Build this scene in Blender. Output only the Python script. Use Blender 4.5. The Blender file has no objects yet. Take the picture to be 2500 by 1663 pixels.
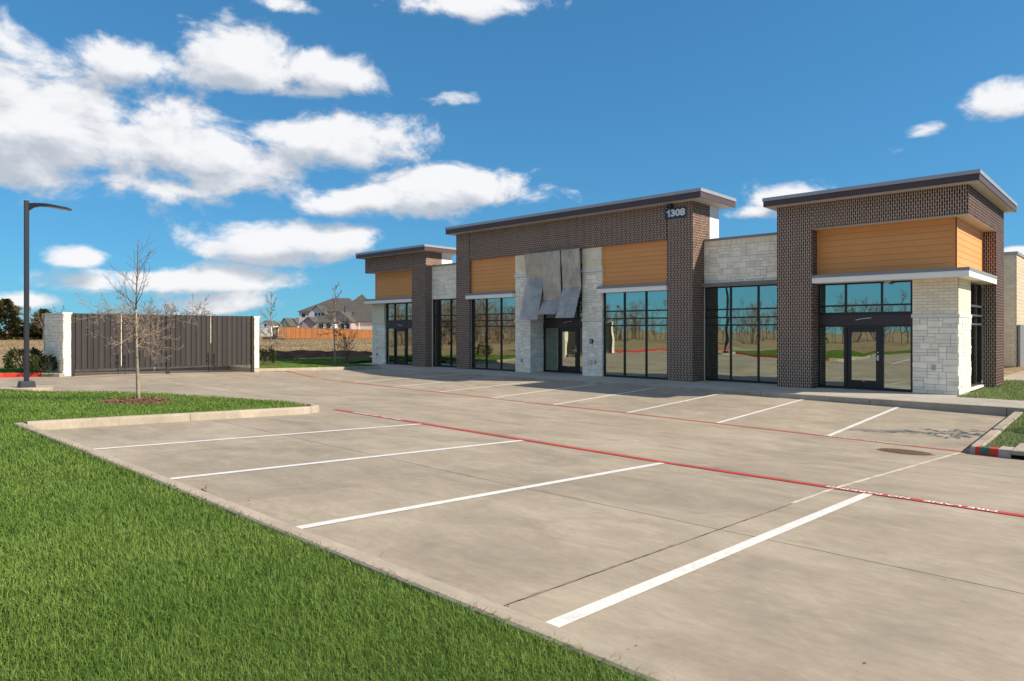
import bpy, bmesh, math, random
import numpy as np
from mathutils import Vector, Matrix

S = bpy.context.scene
R = math.radians

# ------------------------------------------------------------------ camera
PHI = R(43.2)
cam_d = bpy.data.cameras.new('camera'); cam = bpy.data.objects.new('camera', cam_d)
S.collection.objects.link(cam); S.camera = cam
cam.location = (0, 0, 0); cam.rotation_euler = (R(90), 0, PHI)
cam_d.sensor_width = 36; cam_d.lens = 24.0
cam_d.shift_y = (808 - 831.5) / 2500.0
cam_d.clip_start = 0.1; cam_d.clip_end = 6000

# ------------------------------------------------------------------ light and exposure
SUN_AZ = math.atan2(0.874, 0.486)      # compass style: x = sin, y = cos
SUN_EL = R(36.5)
sun_dir = Vector((math.sin(SUN_AZ) * math.cos(SUN_EL), math.cos(SUN_AZ) * math.cos(SUN_EL), math.sin(SUN_EL)))
sl = bpy.data.lights.new('sun', 'SUN'); sl.energy = 3.6; sl.angle = R(0.5); sl.color = (1.0, 0.87, 0.68)
so = bpy.data.objects.new('sun', sl); S.collection.objects.link(so)
so.rotation_euler = sun_dir.to_track_quat('Z', 'Y').to_euler(); so.location = (40, 20, 60)
S.view_settings.view_transform = 'Standard'; S.view_settings.look = 'None'
S.view_settings.exposure = 1.0; S.view_settings.gamma = 1.0; S.view_settings.use_curve_mapping = False

W = bpy.data.worlds.new('World'); S.world = W; W.use_nodes = True
SKY_STRENGTH = 0.15
CLOUDS = [(-1.36, 0.245, 0.17, 0.085), (-1.204, 0.232, 0.19, 0.066), (-1.026, 0.258, 0.15, 0.042), (-1.239, 0.185, 0.114, 0.023), (-1.129, 0.348, 0.091, 0.05), (-1.014, 0.352, 0.089, 0.027), (-1.264, 0.333, 0.073, 0.027), (-1.389, 0.285, 0.054, 0.038), (-0.854, 0.207, 0.13, 0.034), (-0.95, 0.19, 0.13, 0.026), (-1.01, 0.178, 0.06, 0.02), (-1.067, 0.126, 0.115, 0.029), (-1.315, 0.091, 0.041, 0.014), (-1.198, 0.067, 0.135, 0.02), (-1.129, 0.037, 0.072, 0.019), (-1.385, 0.034, 0.035, 0.012), (-0.817, 0.445, 0.095, 0.02), (-0.13, 0.267, 0.044, 0.02), (-0.214, 0.247, 0.034, 0.012, 0.85), (-0.372, 0.181, 0.068, 0.026), (-0.414, 0.163, 0.034, 0.012), (-0.115, 0.094, 0.018, 0.006), (-0.842, 0.326, 0.05, 0.012, 1.02), (-0.243, 0.226, 0.02, 0.008, 0.95), (-1.095, 0.426, 0.07, 0.012, 0.95),
          # the rest of the sky round the place, smaller clouds of the same fair-weather kind
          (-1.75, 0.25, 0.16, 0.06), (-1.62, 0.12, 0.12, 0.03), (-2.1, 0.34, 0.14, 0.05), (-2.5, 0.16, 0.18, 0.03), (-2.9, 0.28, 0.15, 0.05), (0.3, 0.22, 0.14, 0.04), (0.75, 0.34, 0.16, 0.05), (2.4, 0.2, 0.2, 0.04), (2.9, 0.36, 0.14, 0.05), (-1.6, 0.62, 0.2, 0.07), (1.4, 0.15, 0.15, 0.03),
          (-2.2, 0.62, 0.42, 0.16), (-2.9, 0.75, 0.5, 0.2), (2.5, 0.62, 0.5, 0.17), (3.14, 0.5, 0.35, 0.1), (-3.14, 0.5, 0.35, 0.1), (1.9, 0.9, 0.5, 0.18), (-1.3, 0.95, 0.45, 0.18), (0.5, 0.8, 0.4, 0.15), (-2.6, 1.15, 0.9, 0.2), (2.0, 1.25, 0.9, 0.18)]  # large unseen clouds added overhead and behind, as white fill for the shop front

def nn(t, typ, **kw):
    n = t.nodes.new(typ)
    for k, v in kw.items(): setattr(n, k, v)
    return n

def blob_group():
    """distance field of the cloud masses over azimuth and elevation"""
    g = bpy.data.node_groups.new('cloud_masses', 'ShaderNodeTree')
    g.interface.new_socket('Dir', in_out='INPUT', socket_type='NodeSocketVector')
    g.interface.new_socket('Distance', in_out='OUTPUT', socket_type='NodeSocketFloat')
    gi = nn(g, 'NodeGroupInput'); go = nn(g, 'NodeGroupOutput'); L = g.links.new
    sp = nn(g, 'ShaderNodeSeparateXYZ'); L(gi.outputs[0], sp.inputs[0])
    az = nn(g, 'ShaderNodeMath', operation='ARCTAN2'); L(sp.outputs[0], az.inputs[0]); L(sp.outputs[1], az.inputs[1])
    el = nn(g, 'ShaderNodeMath', operation='ARCSINE'); L(sp.outputs[2], el.inputs[0])
    co = nn(g, 'ShaderNodeCombineXYZ'); L(az.outputs[0], co.inputs[0]); L(el.outputs[0], co.inputs[1])
    cur = None
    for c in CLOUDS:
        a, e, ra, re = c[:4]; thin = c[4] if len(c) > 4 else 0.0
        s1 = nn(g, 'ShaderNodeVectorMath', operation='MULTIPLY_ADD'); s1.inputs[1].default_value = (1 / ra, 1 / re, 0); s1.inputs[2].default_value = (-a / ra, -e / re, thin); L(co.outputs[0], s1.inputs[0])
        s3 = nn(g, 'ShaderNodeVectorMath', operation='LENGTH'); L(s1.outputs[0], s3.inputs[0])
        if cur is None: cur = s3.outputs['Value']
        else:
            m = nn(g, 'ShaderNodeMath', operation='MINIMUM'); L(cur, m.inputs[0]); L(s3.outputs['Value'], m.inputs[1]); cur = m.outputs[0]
    L(cur, go.inputs[0])
    return g

def build_world():
    t = W.node_tree; t.nodes.clear(); L = t.links.new
    sky = nn(t, 'ShaderNodeTexSky', sky_type='NISHITA', sun_disc=False, sun_elevation=SUN_EL, sun_rotation=SUN_AZ)
    sky.altitude = 200; sky.air_density = 1.0; sky.dust_density = 0.0; sky.ozone_density = 1.5
    gm = nn(t, 'ShaderNodeGamma'); gm.inputs[1].default_value = 0.57; L(sky.outputs[0], gm.inputs[0])
    hs = nn(t, 'ShaderNodeMix', data_type='RGBA', blend_type='MULTIPLY'); hs.inputs[0].default_value = 1.0; hs.inputs[7].default_value = (0.19, 0.535, 0.83, 1); L(gm.outputs[0], hs.inputs[6])
    tc = nn(t, 'ShaderNodeTexCoord')
    nrm = nn(t, 'ShaderNodeVectorMath', operation='NORMALIZE'); L(tc.outputs['Generated'], nrm.inputs[0])
    up = nn(t, 'ShaderNodeVectorMath', operation='ADD'); up.inputs[1].default_value = (0.010, 0.006, 0.026); L(nrm.outputs[0], up.inputs[0])
    un = nn(t, 'ShaderNodeVectorMath', operation='NORMALIZE'); L(up.outputs[0], un.inputs[0])
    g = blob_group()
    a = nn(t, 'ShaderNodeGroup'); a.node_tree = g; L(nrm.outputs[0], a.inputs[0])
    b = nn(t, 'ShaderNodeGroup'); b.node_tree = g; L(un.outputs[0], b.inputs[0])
    def noise(v, sc, det, rough, dist=0.0):
        mp = nn(t, 'ShaderNodeVectorMath', operation='MULTIPLY'); mp.inputs[1].default_value = (1, 1, 1.7); L(v, mp.inputs[0])
        n = nn(t, 'ShaderNodeTexNoise'); n.inputs['Scale'].default_value = sc; n.inputs['Detail'].default_value = det; n.inputs['Roughness'].default_value = rough; n.inputs['Distortion'].default_value = dist; L(mp.outputs[0], n.inputs['Vector']); return n.outputs[0]
    def ma(v, k, add):
        m = nn(t, 'ShaderNodeMath', operation='MULTIPLY_ADD'); m.inputs[1].default_value = k; L(v, m.inputs[0])
        if isinstance(add, (int, float)): m.inputs[2].default_value = add
        else: L(add, m.inputs[2])
        return m.outputs[0]
    n1 = noise(nrm.outputs[0], 8.5, 8, 0.60, 0.25); n1u = noise(un.outputs[0], 8.5, 4, 0.60, 0.25)
    f = ma(a.outputs[0], -1.0, ma(n1, 3.3, -1.65 + 1.02))
    alpha = nn(t, 'ShaderNodeMapRange', interpolation_type='SMOOTHSTEP'); alpha.inputs[1].default_value = -0.12; alpha.inputs[2].default_value = 0.5; L(f, alpha.inputs[0])
    am = nn(t, 'ShaderNodeMath', operation='MULTIPLY'); am.inputs[1].default_value = 0.97; L(alpha.outputs[0], am.inputs[0])
    # cloud above a point shades it
    d = ma(b.outputs[0], -1.0, a.outputs[0]); d = ma(n1u, 2.6, d); d = ma(n1, -2.6, d)
    sh = nn(t, 'ShaderNodeMapRange', interpolation_type='SMOOTHSTEP'); sh.inputs[1].default_value = -0.5; sh.inputs[2].default_value = 0.52; sh.inputs[3].default_value = 1.0; sh.inputs[4].default_value = 0.0; L(d, sh.inputs[0])
    cc = nn(t, 'ShaderNodeMix', data_type='RGBA'); L(sh.outputs[0], cc.inputs[0])
    cc.inputs[6].default_value = (1.75, 1.9, 2.15, 1); cc.inputs[7].default_value = (3.2, 3.2, 3.25, 1)
    mx = nn(t, 'ShaderNodeMix', data_type='RGBA'); L(am.outputs[0], mx.inputs[0]); L(hs.outputs[2], mx.inputs[6]); L(cc.outputs[2], mx.inputs[7])
    bg = nn(t, 'ShaderNodeBackground'); bg.inputs[1].default_value = SKY_STRENGTH; L(mx.outputs[2], bg.inputs[0])
    o = nn(t, 'ShaderNodeOutputWorld'); L(bg.outputs[0], o.inputs[0])
build_world()
try:
    W.cycles.sampling_method = 'MANUAL'; W.cycles.sample_map_resolution = 512
except Exception: pass
S.cycles.use_denoising = True
S.cycles.max_bounces = 6; S.cycles.glossy_bounces = 4; S.cycles.transparent_max_bounces = 8

# ------------------------------------------------------------------ materials
MATS = {}
def principled(name):
    m = bpy.data.materials.new(name); m.use_nodes = True; t = m.node_tree; t.nodes.clear()
    o = nn(t, 'ShaderNodeOutputMaterial'); p = nn(t, 'ShaderNodeBsdfPrincipled'); t.links.new(p.outputs[0], o.inputs[0])
    return m, t, p
def rgb(c): return (c[0], c[1], c[2], 1)
def mat(name, col, rough=0.8, var=0.12, scale=3.0, bump=0.0, bscale=40.0, metallic=0.0, col2=None, piece=0.0, detail=6, stretch=(1, 1, 1), spec=0.5, fine=0.0, fscale=60):
    """base colour with world-space mottling, optional per-piece tint and fine relief"""
    m, t, p = principled(name); L = t.links.new
    geo = nn(t, 'ShaderNodeNewGeometry')
    mul = nn(t, 'ShaderNodeVectorMath', operation='MULTIPLY'); mul.inputs[1].default_value = stretch; L(geo.outputs['Position'], mul.inputs[0])
    n = nn(t, 'ShaderNodeTexNoise'); n.inputs['Scale'].default_value = scale; n.inputs['Detail'].default_value = detail; n.inputs['Roughness'].default_value = 0.6; L(mul.outputs[0], n.inputs['Vector'])
    c2 = col2 or tuple(min(1, c * (1 + var)) for c in col); c1 = col if col2 else tuple(c * (1 - var) for c in col)
    mr = nn(t, 'ShaderNodeMapRange'); mr.inputs[1].default_value = 0.3; mr.inputs[2].default_value = 0.7; L(n.outputs[0], mr.inputs[0])
    mix = nn(t, 'ShaderNodeMix', data_type='RGBA'); mix.inputs[6].default_value = rgb(c1); mix.inputs[7].default_value = rgb(c2); L(mr.outputs[0], mix.inputs[0])
    out = mix.outputs[2]
    if fine:
        nf = nn(t, 'ShaderNodeTexNoise'); nf.inputs['Scale'].default_value = fscale; nf.inputs['Detail'].default_value = 4; L(mul.outputs[0], nf.inputs['Vector'])
        fr = nn(t, 'ShaderNodeMapRange'); fr.inputs[1].default_value = 0.25; fr.inputs[2].default_value = 0.75; fr.inputs[3].default_value = 1 - fine; fr.inputs[4].default_value = 1 + fine; L(nf.outputs[0], fr.inputs[0])
        hv = nn(t, 'ShaderNodeHueSaturation'); L(fr.outputs[0], hv.inputs['Value']); L(out, hv.inputs['Color']); out = hv.outputs[0]
    if piece:
        oi = nn(t, 'ShaderNodeObjectInfo'); ad = nn(t, 'ShaderNodeMath', operation='ADD'); L(oi.outputs['Random'], ad.inputs[0]); L(geo.outputs['Random Per Island'], ad.inputs[1])
        fr = nn(t, 'ShaderNodeMath', operation='FRACT'); L(ad.outputs[0], fr.inputs[0])
        pm = nn(t, 'ShaderNodeMapRange'); pm.inputs[3].default_value = 1 - piece; pm.inputs[4].default_value = 1 + piece; L(fr.outputs[0], pm.inputs[0])
        hv = nn(t, 'ShaderNodeHueSaturation'); L(pm.outputs[0], hv.inputs['Value']); L(out, hv.inputs['Color']); out = hv.outputs[0]
    L(out, p.inputs['Base Color'])
    p.inputs['Roughness'].default_value = rough; p.inputs['Metallic'].default_value = metallic
    p.inputs['Specular IOR Level'].default_value = spec
    if bump:
        nb = nn(t, 'ShaderNodeTexNoise'); nb.inputs['Scale'].default_value = bscale; nb.inputs['Detail'].default_value = 5; L(mul.outputs[0], nb.inputs['Vector'])
        bp = nn(t, 'ShaderNodeBump'); bp.inputs['Strength'].default_value = bump; bp.inputs['Distance'].default_value = 0.02; L(nb.outputs[0], bp.inputs['Height']); L(bp.outputs[0], p.inputs['Normal'])
    MATS[name] = m
    return m

def concrete_mat(name, base, stain):
    """broomed concrete: large stains, fine broom streaks along x, speckle"""
    m, t, p = principled(name); L = t.links.new
    geo = nn(t, 'ShaderNodeNewGeometry')
    def noise(sc, st, det=6, rough=0.6, dist=0.0):
        mu = nn(t, 'ShaderNodeVectorMath', operation='MULTIPLY'); mu.inputs[1].default_value = st; L(geo.outputs['Position'], mu.inputs[0])
        n = nn(t, 'ShaderNodeTexNoise'); n.inputs['Scale'].default_value = sc; n.inputs['Detail'].default_value = det; n.inputs['Roughness'].default_value = rough; n.inputs['Distortion'].default_value = dist; L(mu.outputs[0], n.inputs['Vector']); return n.outputs[0]
    def rng(v, a, b, c, d):
        r = nn(t, 'ShaderNodeMapRange'); r.inputs[1].default_value = a; r.inputs[2].default_value = b; r.inputs[3].default_value = c; r.inputs[4].default_value = d; L(v, r.inputs[0]); return r.outputs[0]
    big = rng(noise(0.35, (1, 1.6, 1), 7, 0.62, 0.6), 0.35, 0.7, 0, 1)
    mix = nn(t, 'ShaderNodeMix', data_type='RGBA'); mix.inputs[6].default_value = rgb(base); mix.inputs[7].default_value = rgb(stain); L(big, mix.inputs[0])
    blot = rng(noise(1.3, (1, 1, 1), 8, 0.7, 0.8), 0.36, 0.66, 1.09, 0.85)
    patch = rng(noise(0.55, (0.6, 1.4, 1), 5, 0.6, 1.2), 0.58, 0.74, 1.0, 0.78)
    streak = rng(noise(2.2, (0.35, 2.6, 1), 6, 0.66, 0.3), 0.3, 0.72, 1.06, 0.91)
    fine = rng(noise(16, (0.5, 1.3, 1), 5, 0.7), 0.3, 0.7, 0.90, 1.09)
    speck = rng(noise(38, (1, 1, 1), 2, 0.5), 0.70, 0.78, 1.0, 0.72)
    oi = nn(t, 'ShaderNodeObjectInfo'); slab = rng(oi.outputs['Random'], 0, 1, 0.945, 1.05)
    v = None
    for x in (streak, blot, patch, fine, speck, slab):
        if v is None: v = x
        else:
            mm = nn(t, 'ShaderNodeMath', operation='MULTIPLY'); L(v, mm.inputs[0]); L(x, mm.inputs[1]); v = mm.outputs[0]
    hv = nn(t, 'ShaderNodeHueSaturation'); L(v, hv.inputs['Value']); L(mix.outputs[2], hv.inputs['Color']); L(hv.outputs[0], p.inputs['Base Color'])
    p.inputs['Roughness'].default_value = 0.85; p.inputs['Specular IOR Level'].default_value = 0.3
    bp = nn(t, 'ShaderNodeBump'); bp.inputs['Strength'].default_value = 0.25; bp.inputs['Distance'].default_value = 0.01; L(noise(70, (0.3, 2, 1), 4), bp.inputs['Height']); L(bp.outputs[0], p.inputs['Normal'])
    MATS[name] = m; return m

def glass_mat(name, refl=0.50, tint=(0.72, 0.78, 0.69)):
    m = bpy.data.materials.new(name); m.use_nodes = True; t = m.node_tree; t.nodes.clear(); L = t.links.new
    o = nn(t, 'ShaderNodeOutputMaterial'); g = nn(t, 'ShaderNodeBsdfGlossy'); g.inputs['Color'].default_value = rgb(tint); g.inputs['Roughness'].default_value = 0.0
    tr = nn(t, 'ShaderNodeBsdfTransparent'); tr.inputs[0].default_value = (0.35, 0.55, 0.55, 1)
    geo = nn(t, 'ShaderNodeNewGeometry'); oi = nn(t, 'ShaderNodeObjectInfo')
    vm = nn(t, 'ShaderNodeVectorMath', operation='MULTIPLY_ADD'); vm.inputs[1].default_value = (1, 1, 0.7); L(geo.outputs['Position'], vm.inputs[0]); L(oi.outputs['Random'], vm.inputs[2])
    n = nn(t, 'ShaderNodeTexNoise'); n.inputs['Scale'].default_value = 1.1; n.inputs['Detail'].default_value = 1.0; L(vm.outputs[0], n.inputs['Vector'])
    bp = nn(t, 'ShaderNodeBump'); bp.inputs['Strength'].default_value = 1.0; bp.inputs['Distance'].default_value = 0.004; L(n.outputs[0], bp.inputs['Height']); L(bp.outputs[0], g.inputs['Normal'])
    fr = nn(t, 'ShaderNodeFresnel'); fr.inputs[0].default_value = 1.5
    ad = nn(t, 'ShaderNodeMath', operation='ADD', use_clamp=True); ad.inputs[1].default_value = refl; L(fr.outputs[0], ad.inputs[0])
    mx = nn(t, 'ShaderNodeMixShader'); L(ad.outputs[0], mx.inputs[0]); L(tr.outputs[0], mx.inputs[1]); L(g.outputs[0], mx.inputs[2]); L(mx.outputs[0], o.inputs[0])
    MATS[name] = m; return m

def leaf_mat(name, lo, hi, rough=0.6, trans=0.25):
    """foliage whose blades differ in tint one by one"""
    m = bpy.data.materials.new(name); m.use_nodes = True; t = m.node_tree; t.nodes.clear(); L = t.links.new
    o = nn(t, 'ShaderNodeOutputMaterial'); p = nn(t, 'ShaderNodeBsdfPrincipled'); p.inputs['Roughness'].default_value = rough; p.inputs['Specular IOR Level'].default_value = 0.25
    geo = nn(t, 'ShaderNodeNewGeometry')
    n = nn(t, 'ShaderNodeTexNoise'); n.inputs['Scale'].default_value = 0.9; n.inputs['Detail'].default_value = 4; L(geo.outputs['Position'], n.inputs['Vector'])
    ad = nn(t, 'ShaderNodeMath', operation='MULTIPLY_ADD'); ad.inputs[1].default_value = 0.55; L(geo.outputs['Random Per Island'], ad.inputs[0])
    mr = nn(t, 'ShaderNodeMapRange'); mr.inputs[1].default_value = 0.3; mr.inputs[2].default_value = 0.7; mr.inputs[3].default_value = 0; mr.inputs[4].default_value = 0.45; L(n.outputs[0], mr.inputs[0]); L(mr.outputs[0], ad.inputs[2])
    mix = nn(t, 'ShaderNodeMix', data_type='RGBA'); mix.inputs[6].default_value = rgb(lo); mix.inputs[7].default_value = rgb(hi); L(ad.outputs[0], mix.inputs[0])
    L(mix.outputs[2], p.inputs['Base Color'])
    tl = nn(t, 'ShaderNodeBsdfTranslucent'); L(mix.outputs[2], tl.inputs[0])
    mx = nn(t, 'ShaderNodeMixShader'); mx.inputs[0].default_value = trans; L(p.outputs[0], mx.inputs[1]); L(tl.outputs[0], mx.inputs[2]); L(mx.outputs[0], o.inputs[0])
    MATS[name] = m; return m

def mesh_screen_mat(name, col, open_):
    m, t, p = principled(name); L = t.links.new
    o = [n for n in t.nodes if n.type == 'OUTPUT_MATERIAL'][0]
    geo = nn(t, 'ShaderNodeNewGeometry')
    mu = nn(t, 'ShaderNodeVectorMath', operation='MULTIPLY'); mu.inputs[1].default_value = (9, 9, 0.7); L(geo.outputs['Position'], mu.inputs[0])
    n = nn(t, 'ShaderNodeTexNoise'); n.inputs['Scale'].default_value = 2.5; n.inputs['Detail'].default_value = 6; L(mu.outputs[0], n.inputs['Vector'])
    n2 = nn(t, 'ShaderNodeTexNoise'); n2.inputs['Scale'].default_value = 2.0; n2.inputs['Detail'].default_value = 5; L(geo.outputs['Position'], n2.inputs['Vector'])
    ad = nn(t, 'ShaderNodeMath', operation='ADD'); L(n.outputs[0], ad.inputs[0]); L(n2.outputs[0], ad.inputs[1])
    mr = nn(t, 'ShaderNodeMapRange'); mr.inputs[1].default_value = 0.75; mr.inputs[2].default_value = 1.25; mr.inputs[3].default_value = 0.72; mr.inputs[4].default_value = 1.25; L(ad.outputs[0], mr.inputs[0])
    hv = nn(t, 'ShaderNodeHueSaturation'); hv.inputs['Color'].default_value = rgb(col); L(mr.outputs[0], hv.inputs['Value']); L(hv.outputs[0], p.inputs['Base Color'])
    p.inputs['Roughness'].default_value = 0.5; p.inputs['Metallic'].default_value = 0.25
    tr = nn(t, 'ShaderNodeBsdfTransparent'); mx = nn(t, 'ShaderNodeMixShader'); mx.inputs[0].default_value = open_
    L(p.outputs[0], mx.inputs[1]); L(tr.outputs[0], mx.inputs[2]); L(mx.outputs[0], o.inputs[0])
    MATS[name] = m; return m

concrete_mat('concrete', (0.365, 0.312, 0.246), (0.275, 0.232, 0.18))
concrete_mat('kerb_concrete', (0.42, 0.36, 0.285), (0.34, 0.295, 0.235))
concrete_mat('walk_concrete', (0.43, 0.395, 0.35), (0.37, 0.345, 0.305))
mat('joint', (0.11, 0.10, 0.09), 0.9)
mat('joint_dirty', (0.26, 0.215, 0.16), 0.9, 0.4, 6)
mat('joint_seal', (0.52, 0.47, 0.39), 0.8, 0.25, 9)
mat('white_paint', (0.66, 0.65, 0.63), 0.6, 0.07, 5, fine=0.14, fscale=30)
mat('red_paint', (0.46, 0.045, 0.03), 0.6, 0.2, 4, fine=0.15)
mat('faded_red', (0.43, 0.14, 0.10), 0.75, 0.25, 2.5, col2=(0.42, 0.10, 0.07), fine=0.2)
mat('pale_red', (0.44, 0.26, 0.20), 0.8, 0.1, 2.5)
mat('kerb_red', (0.55, 0.035, 0.02), 0.5, 0.1, 4)
mat('letter_white', (0.78, 0.74, 0.70), 0.6, 0.08, 12)
mat('letter_faint', (0.60, 0.50, 0.44), 0.7, 0.15, 12)
mat('soil', (0.07, 0.085, 0.03), 1.0, 0.3, 12)
mat('field', (0.34, 0.245, 0.135), 1.0, 0.3, 0.11, col2=(0.19, 0.13, 0.065), detail=10, stretch=(1, 1, 1), fine=0.3, fscale=2.5)
mat('dark_ground', (0.017, 0.015, 0.017), 1.0, 0.4, 1.2, bump=0.8, bscale=6, fine=0.35, fscale=8, spec=0.0)
mat('mortar', (0.92, 0.70, 0.54), 0.95, 0.1, 20)
mat('dark_brick', (0.070, 0.034, 0.026), 0.6, 0.25, 3, bump=0.15, bscale=60, piece=0.35, spec=0.3)
mat('pale_mortar', (0.44, 0.41, 0.35), 0.95, 0.08, 20)
mat('cream_brick', (0.92, 0.78, 0.57), 0.8, 0.06, 4, bump=0.2, bscale=90, piece=0.07)
mat('limestone', (0.94, 0.83, 0.69), 0.9, 0.10, 4, bump=0.6, bscale=24, piece=0.10, fine=0.06)
mat('cast_stone', (0.76, 0.71, 0.64), 0.85, 0.06, 6, bump=0.1)
mat('siding', (0.74, 0.315, 0.094), 0.6, 0.04, 1.0, piece=0.03)
mat('fascia', (0.072, 0.040, 0.048), 0.5, 0.08, 2)
mat('fascia_cap', (0.36, 0.36, 0.37), 0.4, 0.05, 3, metallic=0.3)
mat('soffit', (0.62, 0.58, 0.52), 0.7, 0.05)
mat('stucco_white', (0.80, 0.79, 0.77), 0.9, 0.03)
mat('canopy_white', (0.94, 0.88, 0.80), 0.45, 0.04, 2)
mat('canopy_top', (0.24, 0.24, 0.26), 0.5, 0.05)
mat('black_frame', (0.012, 0.011, 0.014), 0.35, 0.2)
mat('header_bronze', (0.040, 0.026, 0.028), 0.4, 0.1)
mat('bar_steel', (0.10, 0.105, 0.12), 0.4, 0.1, metallic=0.4)
mat('interior', (0.22, 0.22, 0.21), 0.9, 0.1)
mat('interior_floor', (0.16, 0.16, 0.155), 0.7, 0.1)
mat('steel', (0.55, 0.55, 0.55), 0.3, 0.05, metallic=0.9)
mat('sign_navy', (0.012, 0.045, 0.10), 0.45, 0.1)
mat('sign_white', (0.75, 0.76, 0.78), 0.5, 0.02)
mat('box_grey', (0.33, 0.35, 0.38), 0.4, 0.05)
mat('box_cream', (0.62, 0.52, 0.36), 0.6, 0.05)
mat('gate_bronze', (0.040, 0.034, 0.033), 0.5, 0.08, 3, piece=0.16, metallic=0.2)
mat('post_bronze', (0.035, 0.03, 0.03), 0.45, 0.1, metallic=0.2)
mat('lamp_metal', (0.022, 0.026, 0.036), 0.42, 0.1, metallic=0.3)
mat('lamp_lens', (0.75, 0.70, 0.55), 0.3, 0.05)
mat('bark_pale', (0.34, 0.27, 0.20), 0.95, 0.25, 14, bump=0.5, bscale=50, stretch=(1, 1, 0.4))
mat('twig', (0.31, 0.23, 0.175), 0.95, 0.25, 5)
mat('red_twig', (0.14, 0.085, 0.06), 0.95, 0.25, 5)
mat('dark_twig', (0.15, 0.115, 0.095), 0.95, 0.25, 5)
mat('wood_twig', (0.19, 0.13, 0.09), 0.95, 0.2, 3)
mat('grey_twig', (0.24, 0.20, 0.165), 0.95, 0.2, 3)
mat('mulch', (0.16, 0.075, 0.045), 1.0, 0.4, 20, piece=0.4)
mat('iron', (0.27, 0.165, 0.11), 0.65, 0.3, 20, metallic=0.4)
mat('wood_fence', (0.30, 0.115, 0.032), 0.8, 0.2, 1.5, piece=0.16, stretch=(1, 1, 0.15))
mat('wood_rail', (0.33, 0.14, 0.045), 0.8, 0.2, 2)
mat('shingle', (0.080, 0.074, 0.068), 0.95, 0.15, 1.2, fine=0.25, fscale=4)
mat('house_cream', (0.70, 0.60, 0.52), 0.9, 0.10, 1.5, fine=0.12, fscale=6)
mat('house_white', (0.62, 0.62, 0.62), 0.8, 0.05)
mat('house_brick', (0.42, 0.33, 0.33), 0.9, 0.2, 2.0, fine=0.25, fscale=6)
mat('house_trim', (0.75, 0.73, 0.70), 0.7, 0.05)
mat('dark_glass', (0.02, 0.035, 0.045), 0.08, 0.2)
mat('green_cloth', (0.01, 0.18, 0.07), 0.6, 0.2)
mat('teal_sticker', (0.012, 0.13, 0.11), 0.5, 0.5, 25)
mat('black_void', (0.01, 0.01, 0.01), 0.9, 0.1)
mat('grey_panel', (0.16, 0.17, 0.175), 0.6, 0.06)
mat('dead_weed', (0.20, 0.09, 0.04), 0.9, 0.4, 30)
mat('leaf_green_dark', (0.035, 0.055, 0.02), 0.5, 0.3)
glass_mat('glass')
leaf_mat('grass', (0.07, 0.15, 0.017), (0.24, 0.355, 0.075))
leaf_mat('dry_grass', (0.20, 0.14, 0.07), (0.40, 0.29, 0.155))
leaf_mat('cedar', (0.045, 0.05, 0.015), (0.13, 0.11, 0.035), 0.8, 0.15)
leaf_mat('shrub_leaf', (0.02, 0.04, 0.012), (0.10, 0.11, 0.035), 0.35, 0.2)
leaf_mat('dead_leaf', (0.12, 0.05, 0.02), (0.26, 0.13, 0.06), 0.8, 0.15)
mesh_screen_mat('screen_upper', (0.55, 0.47, 0.38), 0.12)  # brownish: warm bounce light is mixed into this sheet's colour
mesh_screen_mat('screen_flap', (0.50, 0.48, 0.46), 0.42)  # same metal, greyer: mirrored sky is put into the flap's colour

# ------------------------------------------------------------------ helpers
C = S.collection
def link(name, me, parent=None, m=None):
    o = bpy.data.objects.new(name, me); C.objects.link(o)
    if parent is not None: o.parent = parent
    if m is not None and me is not None: me.materials.append(MATS[m])
    return o
def tag(o, label=None, cat=None, group=None, kind=None):
    if label: o['label'] = label
    if cat: o['category'] = cat
    if group: o['group'] = group
    if kind: o['kind'] = kind
    return o
def empty(name, loc, label=None, cat=None, group=None, kind=None, rz=0.0):
    o = bpy.data.objects.new(name, None); C.objects.link(o); o.location = loc; o.rotation_euler = (0, 0, rz); o.empty_display_size = 0.3
    return tag(o, label, cat, group, kind)

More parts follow.
